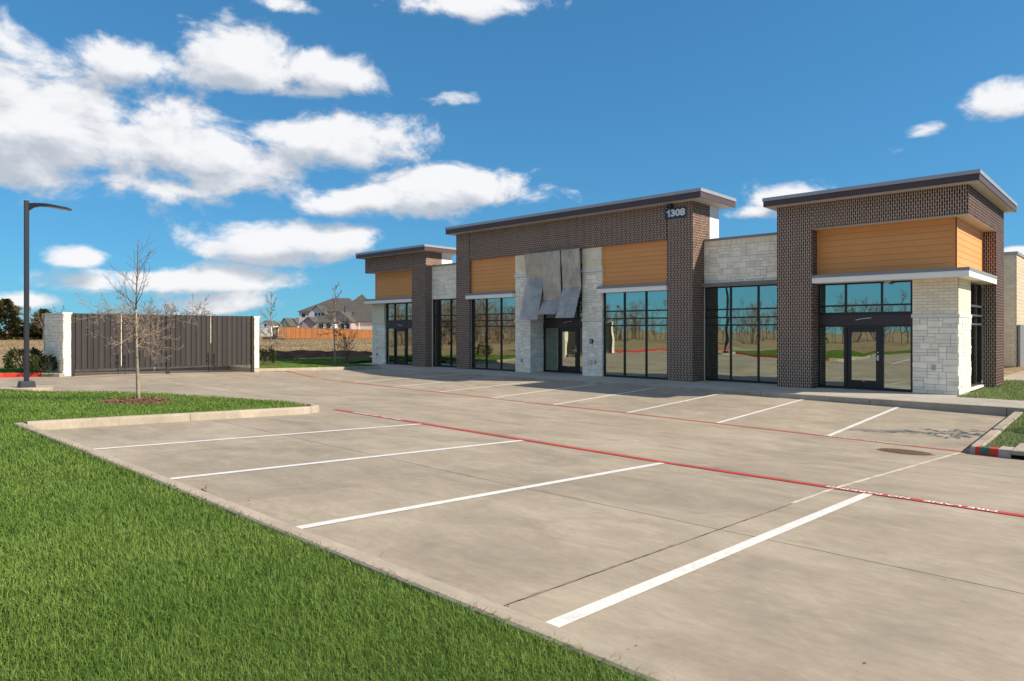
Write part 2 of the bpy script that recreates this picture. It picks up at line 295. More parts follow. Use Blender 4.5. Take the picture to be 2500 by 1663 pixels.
class MB:
    """collects boxes, prisms and tubes; build() links them as one mesh"""
    def __init__(s): s.v = []; s.f = []
    def add(s, vs, fs):
        k = len(s.v); s.v += [tuple(v) for v in vs]; s.f += [tuple(i + k for i in f) for f in fs]; return s
    def box(s, x0, x1, y0, y1, z0, z1):
        v = [(x0, y0, z0), (x1, y0, z0), (x1, y1, z0), (x0, y1, z0), (x0, y0, z1), (x1, y0, z1), (x1, y1, z1), (x0, y1, z1)]
        return s.add(v, [(3, 2, 1, 0), (4, 5, 6, 7), (0, 1, 5, 4), (1, 2, 6, 5), (2, 3, 7, 6), (3, 0, 4, 7)])
    def prism(s, pts, z0, z1):
        n = len(pts); v = [(x, y, z0) for x, y in pts] + [(x, y, z1) for x, y in pts]
        return s.add(v, [tuple(range(n - 1, -1, -1)), tuple(range(n, 2 * n))] + [(i, (i + 1) % n, n + (i + 1) % n, n + i) for i in range(n)])
    def tube(s, pts, rads, n=5, cap=True):
        pts = [Vector(p) for p in pts]; k0 = len(s.v)
        for i, p in enumerate(pts):
            d = (pts[min(i + 1, len(pts) - 1)] - pts[max(i - 1, 0)])
            if d.length < 1e-9: d = Vector((0, 0, 1))
            d.normalize(); a = d.orthogonal().normalized() if i == 0 else (a - d * a.dot(d)).normalized()
            b = d.cross(a)
            for j in range(n):
                w = 2 * math.pi * j / n; s.v.append(tuple(p + (a * math.cos(w) + b * math.sin(w)) * rads[i]))
        for i in range(len(pts) - 1):
            for j in range(n):
                s.f.append((k0 + i * n + j, k0 + i * n + (j + 1) % n, k0 + (i + 1) * n + (j + 1) % n, k0 + (i + 1) * n + j))
        if cap:
            s.f.append(tuple(k0 + j for j in range(n - 1, -1, -1))); e = k0 + (len(pts) - 1) * n; s.f.append(tuple(e + j for j in range(n)))
        return s
    def mesh(s, name):
        me = bpy.data.meshes.new(name); me.from_pydata(s.v, [], s.f); me.update(); return me
    def build(s, name, m, parent=None, smooth=False, off=None):
        if off is not None: s.v = [(v[0] - off[0], v[1] - off[1], v[2] - off[2]) for v in s.v]
        me = s.mesh(name)
        if smooth:
            for p in me.polygons: p.use_smooth = True
        return link(name, me, parent, m)
def local(parent, mb):
    o = parent.location; mb.v = [(v[0] - o.x, v[1] - o.y, v[2] - o.z) for v in mb.v]; return mb
def part(name, m, parent, mb, smooth=False):
    """mesh built in world coordinates, stored relative to its parent Empty (unrotated)"""
    p = parent
    off = Vector((0, 0, 0))
    while p is not None: off += p.location; p = p.parent
    mb.v = [(v[0] - off.x, v[1] - off.y, v[2] - off.z) for v in mb.v]
    return mb.build(name, m, parent, smooth)
def box(x0, x1, y0, y1, z0, z1): return MB().box(x0, x1, y0, y1, z0, z1)
def bevel(o, w=0.01, seg=2):
    b = o.modifiers.new('bevel', 'BEVEL'); b.width = w; b.segments = seg; b.limit_method = 'ANGLE'; return o

def text_mesh(txt, size, bold=0.0, spacing=1.0):
    cu = bpy.data.curves.new('t', 'FONT'); cu.body = txt; cu.size = size; cu.offset = bold; cu.space_character = spacing; cu.fill_mode = 'FRONT'; cu.extrude = 0.0
    cu.align_x = 'LEFT'; cu.resolution_u = 4
    o = bpy.data.objects.new('t', cu); C.objects.link(o)
    dg = bpy.context.evaluated_depsgraph_get(); me = bpy.data.meshes.new_from_object(o.evaluated_get(dg))
    bpy.data.objects.remove(o); bpy.data.curves.remove(cu); me.materials.clear()
    return me

# ------------------------------------------------------------------ the lie of the land
XK = [-60, -30, -27.4, -16.4, -13.5, -10.7, -5.3, -2.5, 8]
ROWS = [(2.68, [-1.75, -1.75, -1.74, -1.68, -1.64, -1.63, -1.63, -1.63, -1.63]),
        (8.75, [-1.72, -1.73, -1.75, -1.82, -1.84, -1.865, -1.92, -1.92, -1.90]),
        (16.4, [-1.85, -1.92, -2.15, -2.29, -2.32, -2.345, -2.43, -2.47, -2.40]),
        (22.5, [-1.98, -2.05, -2.11, -2.15, -2.155, -2.17, -2.24, -2.29, -2.20])]
RY = [r[0] for r in ROWS]
def lotz(x, y):
    x = np.asarray(x, float); y = np.asarray(y, float)
    zs = [np.interp(x, XK, r[1]) for r in ROWS]
    out = np.where(y <= RY[0], zs[0], zs[3])
    for i in range(3):
        t = (y - RY[i]) / (RY[i + 1] - RY[i]); m = (y >= RY[i]) & (y <= RY[i + 1])
        out = np.where(m, zs[i] * (1 - t) + zs[i + 1] * t, out)
    return out
def lz(x, y): return float(lotz(x, y))
WALK_Z = -2.045
def fieldz(x, y):
    x = np.asarray(x, float); y = np.asarray(y, float)
    d = np.hypot(x + 20, y - 20)
    z = -2.12 + np.clip((d - 25) / 85, 0, 1) * 0.85
    back = np.clip((-y) / 8, 0, 1)
    z = np.where(y < 0, z * (1 - back) + -1.72 * back, z)
    z = z - 0.015 * np.clip(y - 53, 0, 60) * (x < -30) + 0.12 * np.clip((d - 60) / 30, 0, 1)
    return z + 0.05 * np.sin(x * 0.13 + 1) * np.sin(y * 0.17) * np.clip((d - 22) / 10, 0, 1)

def inside(poly, x, y):
    r = np.zeros(x.shape, bool); n = len(poly)
    for i in range(n):
        x0, y0 = poly[i]; x1, y1 = poly[(i + 1) % n]
        c = ((y0 > y) != (y1 > y)) & (x < (x1 - x0) * (y - y0) / ((y1 - y0) if y1 != y0 else 1e-9) + x0)
        r ^= c
    return r

# ---- ground sheet to the horizon
def axis(lo, hi, dense_lo, dense_hi, step):
    a = list(np.arange(dense_lo, dense_hi + 1e-6, step)); s = step; v = dense_hi
    while v < hi: s *= 1.35; v += s; a.append(min(v, hi))
    s = step; v = dense_lo; pre = []
    while v > lo: s *= 1.35; v -= s; pre.append(max(v, lo))
    return np.array(pre[::-1] + a)
gx = axis(-2500, 2500, -150, 30, 3.0); gy = axis(-2500, 2500, -60, 120, 3.0)
XX, YY = np.meshgrid(gx, gy)
ZZ = fieldz(XX, YY)
pit = (XX > -35) & (XX < 16) & (YY > -5) & (YY < 47)
ZZ = np.where(pit, -2.75, ZZ)
drv = (XX > -36) & (XX < 31) & (YY <= -5) & (YY > -32)
ZZ = np.where(drv, -2.1, ZZ)
nx, ny = len(gx), len(gy)
gv = np.stack([XX, YY, ZZ], -1).reshape(-1, 3)
gf = [(j * nx + i, j * nx + i + 1, (j + 1) * nx + i + 1, (j + 1) * nx + i) for j in range(ny - 1) for i in range(nx - 1)]
me = bpy.data.meshes.new('ground'); me.from_pydata(gv.tolist(), [], gf)
for p in me.polygons: p.use_smooth = True
tag(link('ground', me, None, 'field'), 'dry tan winter field stretching to the horizon', None, None, 'structure')

# ---- near-black uneven ground strip between lawn and field
DARK_OUTLINE = [(-41.2, 17.2), (-43.5, 20.5), (-44.0, 24.0), (-43.0, 30.0), (-52.0, 37.5), (-57.0, 32.0), (-58.0, 27.0), (-55.0, 21.5), (-50.0, 18.5)]
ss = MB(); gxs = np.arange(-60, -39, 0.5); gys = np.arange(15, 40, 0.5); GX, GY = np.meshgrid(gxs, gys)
def edge_dist(x, y):      # 1 well inside the outline, 0 outside
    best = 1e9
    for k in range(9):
        a = Vector(DARK_OUTLINE[k]); b = Vector(DARK_OUTLINE[(k + 1) % 9]); p = Vector((x, y)); d = b - a; t_ = max(0, min(1, (p - a).dot(d) / d.length_squared)); best = min(best, (p - a - d * t_).length)
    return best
IN_ = inside(DARK_OUTLINE, GX, GY); rdark = np.random.default_rng(2)
HN = rdark.random(GX.shape); HN = (HN + np.roll(HN, 1, 0) + np.roll(HN, 1, 1) + np.roll(HN, (1, 1), (0, 1))) / 4
sv = [(float(x), float(y), float(fieldz(x, y)) + ((0.02 + min(1, edge_dist(x, y) / 2.0) * (0.16 + 0.55 * (h - .4))) if q else -.3)) for x, y, q, h in zip(GX.ravel(), GY.ravel(), IN_.ravel(), HN.ravel())]
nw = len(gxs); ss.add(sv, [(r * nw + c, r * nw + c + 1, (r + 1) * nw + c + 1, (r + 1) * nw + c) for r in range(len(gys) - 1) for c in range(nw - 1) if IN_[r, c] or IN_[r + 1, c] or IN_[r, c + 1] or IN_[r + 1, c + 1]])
tag(ss.build('dark_strip', 'dark_ground'), 'near-black uneven ground strip between the small lawn and the dry field', None, None, 'structure')
# ---- lawns
def arc(cx, cy, r, a0, a1, n): return [(cx + r * math.cos(R(a0 + (a1 - a0) * i / n)), cy + r * math.sin(R(a0 + (a1 - a0) * i / n))) for i in range(n + 1)]
ISL_BACK = [(-13.60, 7.75), (-13.85, 8.05), (-14.25, 8.18), (-15.0, 8.12), (-16.2, 7.85), (-17.4, 7.35), (-18.6, 6.75), (-19.9, 5.95), (-21.2, 5.0), (-22.3, 4.15), (-23.1, 3.3), (-23.7, 2.2), (-24.0, 0.5), (-24.0, -5.0)]
NEAR_LAWN = [(9.0, -5.0), (9.0, 2.53), (-13.6, 2.53), (-13.6, 7.75)] + ISL_BACK[1:]
LEFT_EDGE = [(-30.35, 15.0), (-30.35, 21.2), (-30.6, 22.0), (-31.3, 22.45), (-32.4, 22.6)]
LEFT_LAWN = LEFT_EDGE + [(-36.6, 22.75), (-36.8, 25.2), (-37.0, 29.0), (-41.0, 29.2), (-43.0, 23.0), (-40.5, 19.0), (-36.0, 15.0)]
RED_PATH = [(-30.05, 7.05), (-30.35, 6.75), (-30.75, 6.45), (-31.1, 6.05), (-31.35, 5.5), (-31.5, 4.5), (-31.6, 2.5), (-31.6, -5.0), (-31.6, -14.0)]
FAR_LAWN = RED_PATH[:7] + [(-36.0, 2.5), (-37.0, 6.0), (-36.0, 9.5), (-32.9, 9.0), (-32.9, 7.0)]
DRY_VERGE = [(-31.62, 2.5), (-31.62, -14.0), (-46.0, -14.0), (-46.0, 2.5)]
RIGHT_LAWN = [(-2.55, 16.5), (-2.55, 22.45), (14, 22.45), (14, 16.35), (-2.35, 16.35)]
SIDE_LAWN = [(-4.45, 25.0), (-4.05, 24.85), (14, 24.85), (14, 35.0), (-4.45, 35.0)]
def lawnz(x, y): 
    x = np.asarray(x, float); y = np.asarray(y, float)
    return lotz(x, y) + 0.105 + 0.02 * np.sin(x * 0.9) * np.sin(y * 1.1 + 0.7)
def sidelawnz(x, y): return np.asarray(x, float) * 0 - 2.06
def lawn(name, poly, zf, label):
    bm = bmesh.new(); vs = [bm.verts.new((x, y, 0)) for x, y in poly]; bm.faces.new(vs)
    xs = [p[0] for p in poly]; ys = [p[1] for p in poly]
    for a, lo, hi in ((0, min(xs), max(xs)), (1, min(ys), max(ys))):
        v = math.floor(lo) + 1
        while v < hi:
            co = Vector((0, 0, 0)); co[a] = v; no = Vector((0, 0, 0)); no[a] = 1
            bmesh.ops.bisect_plane(bm, geom=bm.verts[:] + bm.edges[:] + bm.faces[:], plane_co=co, plane_no=no); v += 1
    bmesh.ops.triangulate(bm, faces=bm.faces[:])
    bm.normal_update()
    if sum(f.normal.z for f in bm.faces) < 0: bmesh.ops.reverse_faces(bm, faces=bm.faces[:])
    for v in bm.verts: v.co.z = float(zf(v.co.x, v.co.y))
    me = bpy.data.meshes.new(name); bm.to_mesh(me); bm.free()
    return tag(link(name, me, None, 'soil'), label, None, None, 'structure')
lawn('lawn', NEAR_LAWN, lawnz, 'soil under the big green lawn in the foreground and its island')
lawn('lawn', LEFT_LAWN, lawnz, 'soil under the small lawn left of the shop building')
lawn('lawn', FAR_LAWN, lawnz, 'soil under the verge behind the red kerb')
tag(lawn('verge', DRY_VERGE, lawnz, 'dry'), 'winter-brown verge beside the red kerb').data.materials[0] = MATS['field']
lawn('lawn', RIGHT_LAWN, lawnz, 'soil under the lawn strip beside the storm inlet')
lawn('lawn', SIDE_LAWN, sidelawnz, 'soil under the lawn beside the right tower')

# ---- grass blades: density falls with distance so that blades stay about a pixel wide
rng = np.random.default_rng(7)
MULCH = [(-17.05, 5.55, 0.80), (-33.6, 21.2, 0.75), (-37.2, 24.4, 0.8), (-33.9, 17.2, 0.7)]
def grass(name, poly, zf, n, rmin, rmax, label, m='grass', h=(0.034, 0.070), p=1.75, w0=0.0032, lean=1.15):
    xs = np.array([q[0] for q in poly]); ys = np.array([q[1] for q in poly])
    u = rng.random(n * 6)
    e = 2 - p
    r = (rmin ** e + u * (rmax ** e - rmin ** e)) ** (1 / e)
    # directions: only those the polygon spans
    cxm, cym = xs.mean(), ys.mean()
    base = math.atan2(cym, cxm) if not inside(poly, np.array([0.0]), np.array([0.0]))[0] else None
    if base is None: th = rng.uniform(R(80), R(200), n * 6)
    else:
        an = np.arctan2(ys, xs); da = (an - base + np.pi) % (2 * np.pi) - np.pi
        th = base + rng.uniform(da.min(), da.max(), n * 6)
    x = r * np.cos(th); y = r * np.sin(th)
    ok = inside(poly, x, y)
    for mx, my, mr in MULCH: ok &= np.hypot((x - mx), (y - my)) > mr * 0.93
    x, y, r = x[ok][:n], y[ok][:n], r[ok][:n]; k = len(x)
    z = zf(x, y)
    patch = 0.5 + 0.5 * np.sin(x * 2.1 + 1.3 * np.sin(y * 1.7)) * np.sin(y * 2.6 + 0.8 * np.sin(x * 1.3))
    wd = w0 * np.clip((r / 4.0) ** 0.85, 0.8, 12) * rng.uniform(0.7, 1.35, k)
    hh = rng.uniform(h[0], h[1], k) * (0.8 + 0.4 * patch) * np.clip((r / 6) ** 0.1, 0.95, 1.25)
    a = rng.uniform(0, 2 * np.pi, k); ln = rng.uniform(0.1, lean, k) * hh
    b = a + np.pi / 2 + rng.normal(0, 0.5, k)
    dx, dy = np.cos(a) * ln, np.sin(a) * ln; px, py = np.cos(b) * wd * .5, np.sin(b) * wd * .5
    V = np.empty((k, 5, 3))
    V[:, 0] = np.stack([x - px, y - py, z - .004], -1); V[:, 1] = np.stack([x + px, y + py, z - .004], -1)
    V[:, 2] = np.stack([x - px * .8 + dx * .35, y - py * .8 + dy * .35, z + hh * .6], -1); V[:, 3] = np.stack([x + px * .8 + dx * .35, y + py * .8 + dy * .35, z + hh * .6], -1)
    V[:, 4] = np.stack([x + dx, y + dy, z + hh * (1 - .25 * (ln / hh) ** 2)], -1)
    me = bpy.data.meshes.new(name)
    me.vertices.add(k * 5); me.vertices.foreach_set('co', V.reshape(-1).astype(np.float32))
    o = np.arange(k)[:, None] * 5
    quads = np.concatenate([o + 0, o + 1, o + 3, o + 2], 1); tris = np.concatenate([o + 2, o + 3, o + 4], 1)
    li = np.concatenate([quads, tris], 1).reshape(-1).astype(np.int32)
    st = (np.arange(k)[:, None] * 7 + np.array([[0, 4]])).reshape(-1).astype(np.int32)
    me.loops.add(k * 7); me.loops.foreach_set('vertex_index', li)
    me.polygons.add(k * 2); me.polygons.foreach_set('loop_start', st)
    me.update(calc_edges=True); me.validate()
    return tag(link(name, me, None, m), label, 'grass', None, 'stuff')
grass('grass', NEAR_LAWN, lawnz, 560000, 2.0, 27, 'bright green mown grass of the foreground lawn and island')
grass('grass', LEFT_LAWN, lawnz, 42000, 30, 56, 'green grass between the gated enclosure and the building', p=1.2, w0=0.0042)
grass('grass', RIGHT_LAWN, lawnz, 26000, 15, 27, 'green grass strip behind the storm inlet', p=1.2)
grass('grass', SIDE_LAWN, sidelawnz, 26000, 24, 38, 'green grass at the foot of the right tower', p=1.2)
grass('grass', FAR_LAWN, lawnz, 16000, 26, 46, 'green verge grass behind the red kerb by the enclosure', p=1.2)
def dry(name, box_, n, h, label):
    x0, x1, y0, y1 = box_
    poly = [(x0, y0), (x1, y0), (x1, y1), (x0, y1)]
    return grass(name, poly, fieldz, n, 40, 150, label, 'dry_grass', h, 1.0, 0.0035, 1.2)
dry('dry_grass', (-135, -52, 12, 100), 60000, (0.04, 0.15), 'tall dry tan grass in the field behind the enclosure')

# ------------------------------------------------------------------ parking lot
lot = link('parking_lot', box(-36, 15.5, 2.5, 23.0, -2.95, -2.72).mesh('parking_lot'), None, 'joint')
tag(lot, 'pale concrete parking lot with slabs, joints and painted lines', None, None, 'structure')
XC = [-2.83 + 3.55 * k for k in range(-9, 6)]
YC = [2.53, 5.72, 8.98, 12.65, 16.28, 19.40, 22.62]
def slab(x0, x1, y0, y1, n=4, gap=0.007):
    xs = np.linspace(x0 + gap * 1.5, x1 - gap * 1.5, n + 1); ys = np.linspace(y0 + gap, y1 - gap, n + 1)
    for r in (8.75, 16.4, 2.68, 22.5):            # keep the folds of the surface on mesh lines
        if y0 + .02 < r < y1 - .02: ys = np.unique(np.append(ys, r))
    mb = MB(); m = len(ys)
    top = [(x, y, lz(x, y)) for y in ys for x in xs]
    bot = [(x, y, -2.74) for x, y in ((xs[0], ys[0]), (xs[-1], ys[0]), (xs[-1], ys[-1]), (xs[0], ys[-1]))]
    w = n + 1
    fs = [(j * w + i, j * w + i + 1, (j + 1) * w + i + 1, (j + 1) * w + i) for j in range(m - 1) for i in range(n)]
    k = len(top)
    fs += [tuple([k, k + 1] + [i for i in range(n, -1, -1)]), tuple([k + 2, k + 3] + [(m - 1) * w + i for i in range(0, n + 1)]),
           tuple([k + 1, k + 2] + [j * w + n for j in range(m - 1, -1, -1)]), tuple([k + 3, k] + [j * w for j in range(0, m)])]
    return mb.add(top + bot, fs)
for i in range(len(XC) - 1):
    for j in range(len(YC) - 1):
        if XC[i + 1] < -34: continue
        cx, cy = (XC[i] + XC[i + 1]) / 2, (YC[j] + YC[j + 1]) / 2
        part('slab', 'concrete', lot, slab(XC[i], XC[i + 1], YC[j], YC[j + 1]))
# pale sealant in one joint, and the bead along another
def strip(x0, y0, x1, y1, w, dz, n=None, jit=0.0, ends=(0, 0)):
    """a thin sheet following the pavement"""
    d = math.hypot(x1 - x0, y1 - y0); n = n or max(2, int(d / 0.7)); ux, uy = (x1 - x0) / d, (y1 - y0) / d; px, py = -uy, ux
    ts = list(np.linspace(0, 1, n + 1))
    for r in RY:
        if abs(y1 - y0) > .5 and min(y0, y1) < r < max(y0, y1): ts.append((r - y0) / (y1 - y0))
    for r in XK:
        if abs(x1 - x0) > .5 and min(x0, x1) < r < max(x0, x1): ts.append((r - x0) / (x1 - x0))
    ts = sorted(set(ts)); v = []; f = []
    for i, t in enumerate(ts):
        x, y = x0 + (x1 - x0) * t, y0 + (y1 - y0) * t; ww = w * .5 * (1 + random.uniform(-jit, jit))
        for s_ in (-1, 1): v.append((x + px * ww * s_, y + py * ww * s_, lz(x + px * ww * s_, y + py * ww * s_) + dz))
        if i: f.append((2 * i - 2, 2 * i - 1, 2 * i + 1, 2 * i))
    f = [tuple(reversed(q)) for q in f]
    return MB().add(v, f)
random.seed(3)
part('joint_seal', 'joint_seal', lot, strip(-2.83, 7.4, -2.83, 16.2, 0.045, 0.004, 60, 0.35))
part('joint_seal', 'joint_dirty', lot, strip(-2.83, 2.72, -2.83, 7.39, 0.018, 0.004, 40, 0.6))
for i in range(4):
    x = -2.44 - 2.743 * i
    part('stall_line', 'white_paint', lot, strip(x, 2.72, x, 8.70, 0.105, 0.005))
for i in range(9):
    x = -5.46 - 2.743 * i
    part('stall_line', 'white_paint', lot, strip(x, 16.45, x, 22.45 + 0.03 * i * 0, 0.105, 0.005))
part('stall_line', 'white_paint', lot, strip(0.30, 2.72, 0.30, 8.70, 0.105, 0.005))
l1 = part('fire_lane_line', 'red_paint', lot, strip(-13.9, 8.78, 14.5, 8.78, 0.155, 0.008, None, 0.03))
l2 = part('fire_lane_line', 'faded_red', lot, strip(-30.3, 16.42, -2.75, 16.42, 0.135, 0.008, None, 0.10))
part('fire_lane_line', 'pale_red', lot, strip(-29.0, 6.9, -30.2, 16.3, 0.10, 0.008, None, 0.1))
part('fire_lane_line', 'faded_red', lot, strip(-2.3, 16.02, 14.0, 16.02, 0.10, 0.008, None, 0.1))
def lane_text(txt, xa, xb, y, flip, m, parent):
    me = text_mesh(txt, 0.135, 0.004, 1.05)
    co = np.empty(len(me.vertices) * 3); me.vertices.foreach_get('co', co); co = co.reshape(-1, 3)
    lo, hi = co[:, 0].min(), co[:, 0].max(); s = (xb - xa) / (hi - lo)
    X = (co[:, 0] - lo) * s; Yv = co[:, 1] - 0.045
    if flip: x = xb - X; yy = y - Yv
    else: x = xa + X; yy = y + Yv
    z = lotz(x, yy) + 0.012
    me.vertices.foreach_set('co', np.stack([x, yy, z], -1).reshape(-1).astype(np.float32)); me.update()
    return link('lettering', me, parent, m)
lane_text('FIRE LANE   NO PARKING', -2.93, -1.20, 8.78, True, 'letter_white', l1)
lane_text('FIRE LANE   NO PARKING', -13.15, -11.40, 8.78, True, 'letter_white', l1)
lane_text('FIRE LANE   NO PARKING', -5.54, -3.77, 16.42, False, 'letter_faint', l2)
lane_text('FIRE LANE   NO PARKING', -16.2, -14.4, 16.42, False, 'letter_faint', l2)
# drive behind the camera and to the left, seen in the shop windows
drive = MB()
for poly in ([(-31.5, -14), (-24.1, -14), (-24.1, 2.54), (-31.5, 2.54)], [(-24.1, -14), (30, -14), (30, -6), (-24.1, -6)]):
    drive.prism(poly, -1.98, -1.752)
tag(drive.build('driveway', 'concrete'), 'concrete driveway leading off behind the lawn', None, None, 'structure')
lowl = box(-24.2, 9.5, -6.0, -4.9, -1.9, -1.56); tag(lowl.build('kerb', 'kerb_concrete'), 'kerb along the back of the foreground lawn', None, None, 'structure')

# ------------------------------------------------------------------ kerbs
def kerb(path, mats, label, width=0.16, side=1, h=0.15, seg=3.05, zf=lotz, closed=False):
    """side=+1: body lies left of the path direction; path is the face towards the pavement"""
    root = empty('kerb', (0, 0, 0), label, None, None, 'structure')
    P = [Vector((x, y)) for x, y in path]
    # resample
    L = [0]
    for a, b in zip(P, P[1:]): L.append(L[-1] + (b - a).length)
    def at(s):
        for i in range(len(P) - 1):
            if s <= L[i + 1] + 1e-9: return P[i].lerp(P[i + 1], (s - L[i]) / (L[i + 1] - L[i]))
        return P[-1]
    s0 = 0.0; total = L[-1]; idx = 0
    while s0 < total - 0.05:
        s1 = min(s0 + seg, total)
        if total - s1 < 0.5: s1 = total
        st = sorted(set([s0 + 0.004, s1 - 0.004] + [l for l in L if s0 + 0.02 < l < s1 - 0.02] + list(np.arange(s0 + 0.4, s1 - 0.2, 0.4))))
        v = []; f = []
        for i, s_ in enumerate(st):
            p = at(s_); q = at(min(s_ + 0.03, total)); o = at(max(s_ - 0.03, 0)); d = (q - o).normalized(); n = Vector((-d.y, d.x)) * side
            z = float(zf(p.x, p.y))
            prof = [(0.0, -0.25), (0.0, 0.0), (0.012, h - 0.035), (0.022, h - 0.012), (0.045, h), (width - 0.015, h), (width, h - 0.012), (width, -0.25)]
            for a, b in prof: v.append((p.x + n.x * a, p.y + n.y * a, z + b))
            if i:
                for k in range(7):
                    A, B = (i - 1) * 8 + k, i * 8 + k
                    f.append((A, A + 1, B + 1, B) if side > 0 else (A, B, B + 1, A + 1))
        f += [tuple(range(8)), tuple(range((len(st) - 1) * 8 + 7, (len(st) - 1) * 8 - 1, -1))]
        m = mats(s0, s1, at((s0 + s1) / 2)) if callable(mats) else mats
        o = part('kerb_section', m, root, MB().add(v, f)); s0 = s1; idx += 1
    return root
plain = 'kerb_concrete'
kerb([(9.0, 2.69), (-13.44, 2.69)], plain, 'pale kerb between the foreground lawn and the near stalls', side=-1 if False else 1, width=0.17)
kerb([(-13.44, 2.72), (-13.44, 7.72), (-13.52, 8.05), (-13.75, 8.28), (-14.15, 8.36)], plain, 'pale kerb at the end of the near stall row by the young tree', side=1, seg=2.6)
kerb([(-14.16, 8.36), (-15.05, 8.30)] + [(x - 0.07, y + 0.15) for x, y in ISL_BACK[4:10]] + [(-23.25, 3.4), (-23.87, 2.25), (-24.17, 0.5), (-24.17, -5.0)], 'kerb_red', 'red painted kerb round the back of the lawn island', side=1, h=0.10)
kerb([(-30.2, 14.95), (-30.2, 21.2), (-30.45, 22.1), (-31.2, 22.6), (-32.5, 22.72)], plain, 'kerb of the small lawn left of the building', side=1, h=0.14)
kerb([(-31.45, -14), (-31.45, 2.5), (-31.35, 4.5), (-31.2, 5.55), (-30.95, 6.15), (-30.6, 6.6)], 'kerb_red', 'bright red kerb of the verge beside the gated enclosure', side=1, h=0.16)
kerb([(-30.59, 6.61), (-30.3, 6.85), (-29.95, 7.05), (-29.9, 7.22)], plain, 'short plain kerb end against the stone enclosure pier', side=1, h=0.14)
kerb([(-2.72, 22.6), (-2.72, 16.55)], plain, 'kerb along the lawn strip at the right stall', side=1, width=0.22, h=0.15)
kerb([(-2.72, 16.54), (-2.69, 16.3), (-2.55, 16.12)], plain, 'rounded kerb nose beside the storm inlet', side=1, width=0.2, seg=1)

# ------------------------------------------------------------------ pavement in front of the shops
walk = link('sidewalk', box(-36.6, 14, 22.62, 26.4, -2.9, -2.085).mesh('sidewalk'), None, 'joint')
tag(walk, 'concrete pavement along the shop fronts with a low kerb edge', None, None, 'structure')
xs = list(np.arange(-36.6, 14.1, 1.687))
for a, b in zip(xs, xs[1:]):
    if b < -4.3: part('sidewalk_slab', 'walk_concrete', walk, box(a + .004, b - .004, 22.58, 26.38, -2.6, WALK_Z))
    else: part('sidewalk_slab', 'walk_concrete', walk, box(a + .004, b - .004, 22.58, 24.83, -2.6, WALK_Z))
for a, b in zip(xs[::2], xs[2::2] + [14.0]):
    bevel(part('kerb_edge', 'kerb_concrete', walk, box(a + .004, b - .004, 22.42, 22.577, -2.7, WALK_Z + .001)), 0.02)

# ------------------------------------------------------------------ the shop building
B = empty('shop_building', (-20.2, 25.0, -2.05), 'single storey shop building with dark brick towers, cream stone and orange siding', 'building')
BL = B.location
class Bank:
    """alike pieces: the ones that show largest become objects, the rest one joined part"""
    def __init__(s, name, rest, m, parent, lim=300, chamfer=0.0): s.n = name; s.rest = rest; s.m = m; s.p = parent; s.lim = lim; s.items = []; s.ch = chamfer
    def add(s, c, w, h, d, face): s.items.append((c, w, h, d, face))   # c = centre of front face
    def finish(s):
        def shown(it):
            c, w, h, d, face = it; r = Vector(c); t = r.length; n = Vector((0, -1, 0)) if face == 'F' else Vector((1, 0, 0))
            return w * h * max(0.02, -r.normalized().dot(n)) / t ** 2
        it = sorted(s.items, key=shown, reverse=True)
        k = s.ch
        # unit piece: front face at y=0 looking to -y, body to y=1
        a = 0.5 - k
        v = [(-.5, 0.25 if k else 0, -.5), (.5, 0.25 if k else 0, -.5), (.5, 0.25 if k else 0, .5), (-.5, 0.25 if k else 0, .5), (-.5, 1, -.5), (.5, 1, -.5), (.5, 1, .5), (-.5, 1, .5)]
        f = [(1, 0, 4, 5), (2, 1, 5, 6), (3, 2, 6, 7), (0, 3, 7, 4)]
        if k:
            v += [(-a, 0, -a), (a, 0, -a), (a, 0, a), (-a, 0, a)]; f += [(8, 9, 10, 11), (0, 1, 9, 8), (1, 2, 10, 9), (2, 3, 11, 10), (3, 0, 8, 11)]
        else: f += [(0, 1, 2, 3)]
        me = MB().add(v, f).mesh(s.n); me.materials.append(MATS[s.m])
        off = Vector((0, 0, 0)); p = s.p
        while p is not None: off += p.location; p = p.parent
        for c, w, h, d, face in it[:s.lim]:
            o = bpy.data.objects.new(s.n, me); C.objects.link(o); o.parent = s.p; o.location = Vector(c) - off
            o.scale = (w, d, h); o.rotation_euler = (0, 0, 0 if face == 'F' else R(90))
        if len(it) > s.lim:
            mb = MB()
            for c, w, h, d, face in it[s.lim:]:
                vv = []
                for x, y, z in v:
                    x, y, z = x * w, y * d, z * h
                    vv.append((c[0] + x, c[1] + y, c[2] + z) if face == 'F' else (c[0] - y, c[1] + x, c[2] + z))
                mb.add(vv, f)
            o = part(s.rest, s.m, s.p, mb); o['kind'] = 'stuff'
bank_brick = Bank('brick', 'brickwork', 'dark_brick', B)
bank_cream = Bank('cream_brick', 'cream_brickwork', 'cream_brick', B)
bank_stone = Bank('stone', 'stonework', 'limestone', B, chamfer=0.03)
rs = random.Random(11)
def pos(face, o, u, z):   # o = (x,y) of the lower left corner seen from outside
    return (o[0] + u, o[1], z) if face == 'F' else (o[0], o[1] + u, z)
def dark_bricks(face, o, Wd, z0, z1):
    """upright stack of bricks, neighbouring columns shifted by half a brick"""
    pw, ph, j = 0.0667, 0.2032, 0.0145
    n = max(1, round(Wd / pw)); pw = Wd / n
    for i in range(n):
        z = z0 - (ph / 2 if i % 2 else 0) ; u = (i + .5) * pw
        while z < z1:
            a, b = max(z, z0), min(z + ph - j, z1)
            if b - a > 0.015:
                c = pos(face, o, u, (a + b) / 2); e = rs.uniform(-.0015, .0015)
                c = (c[0], c[1] + e, c[2]) if face == 'F' else (c[0] + e, c[1], c[2])
                bank_brick.add(c, pw - j, b - a, 0.02, face)
            z += ph
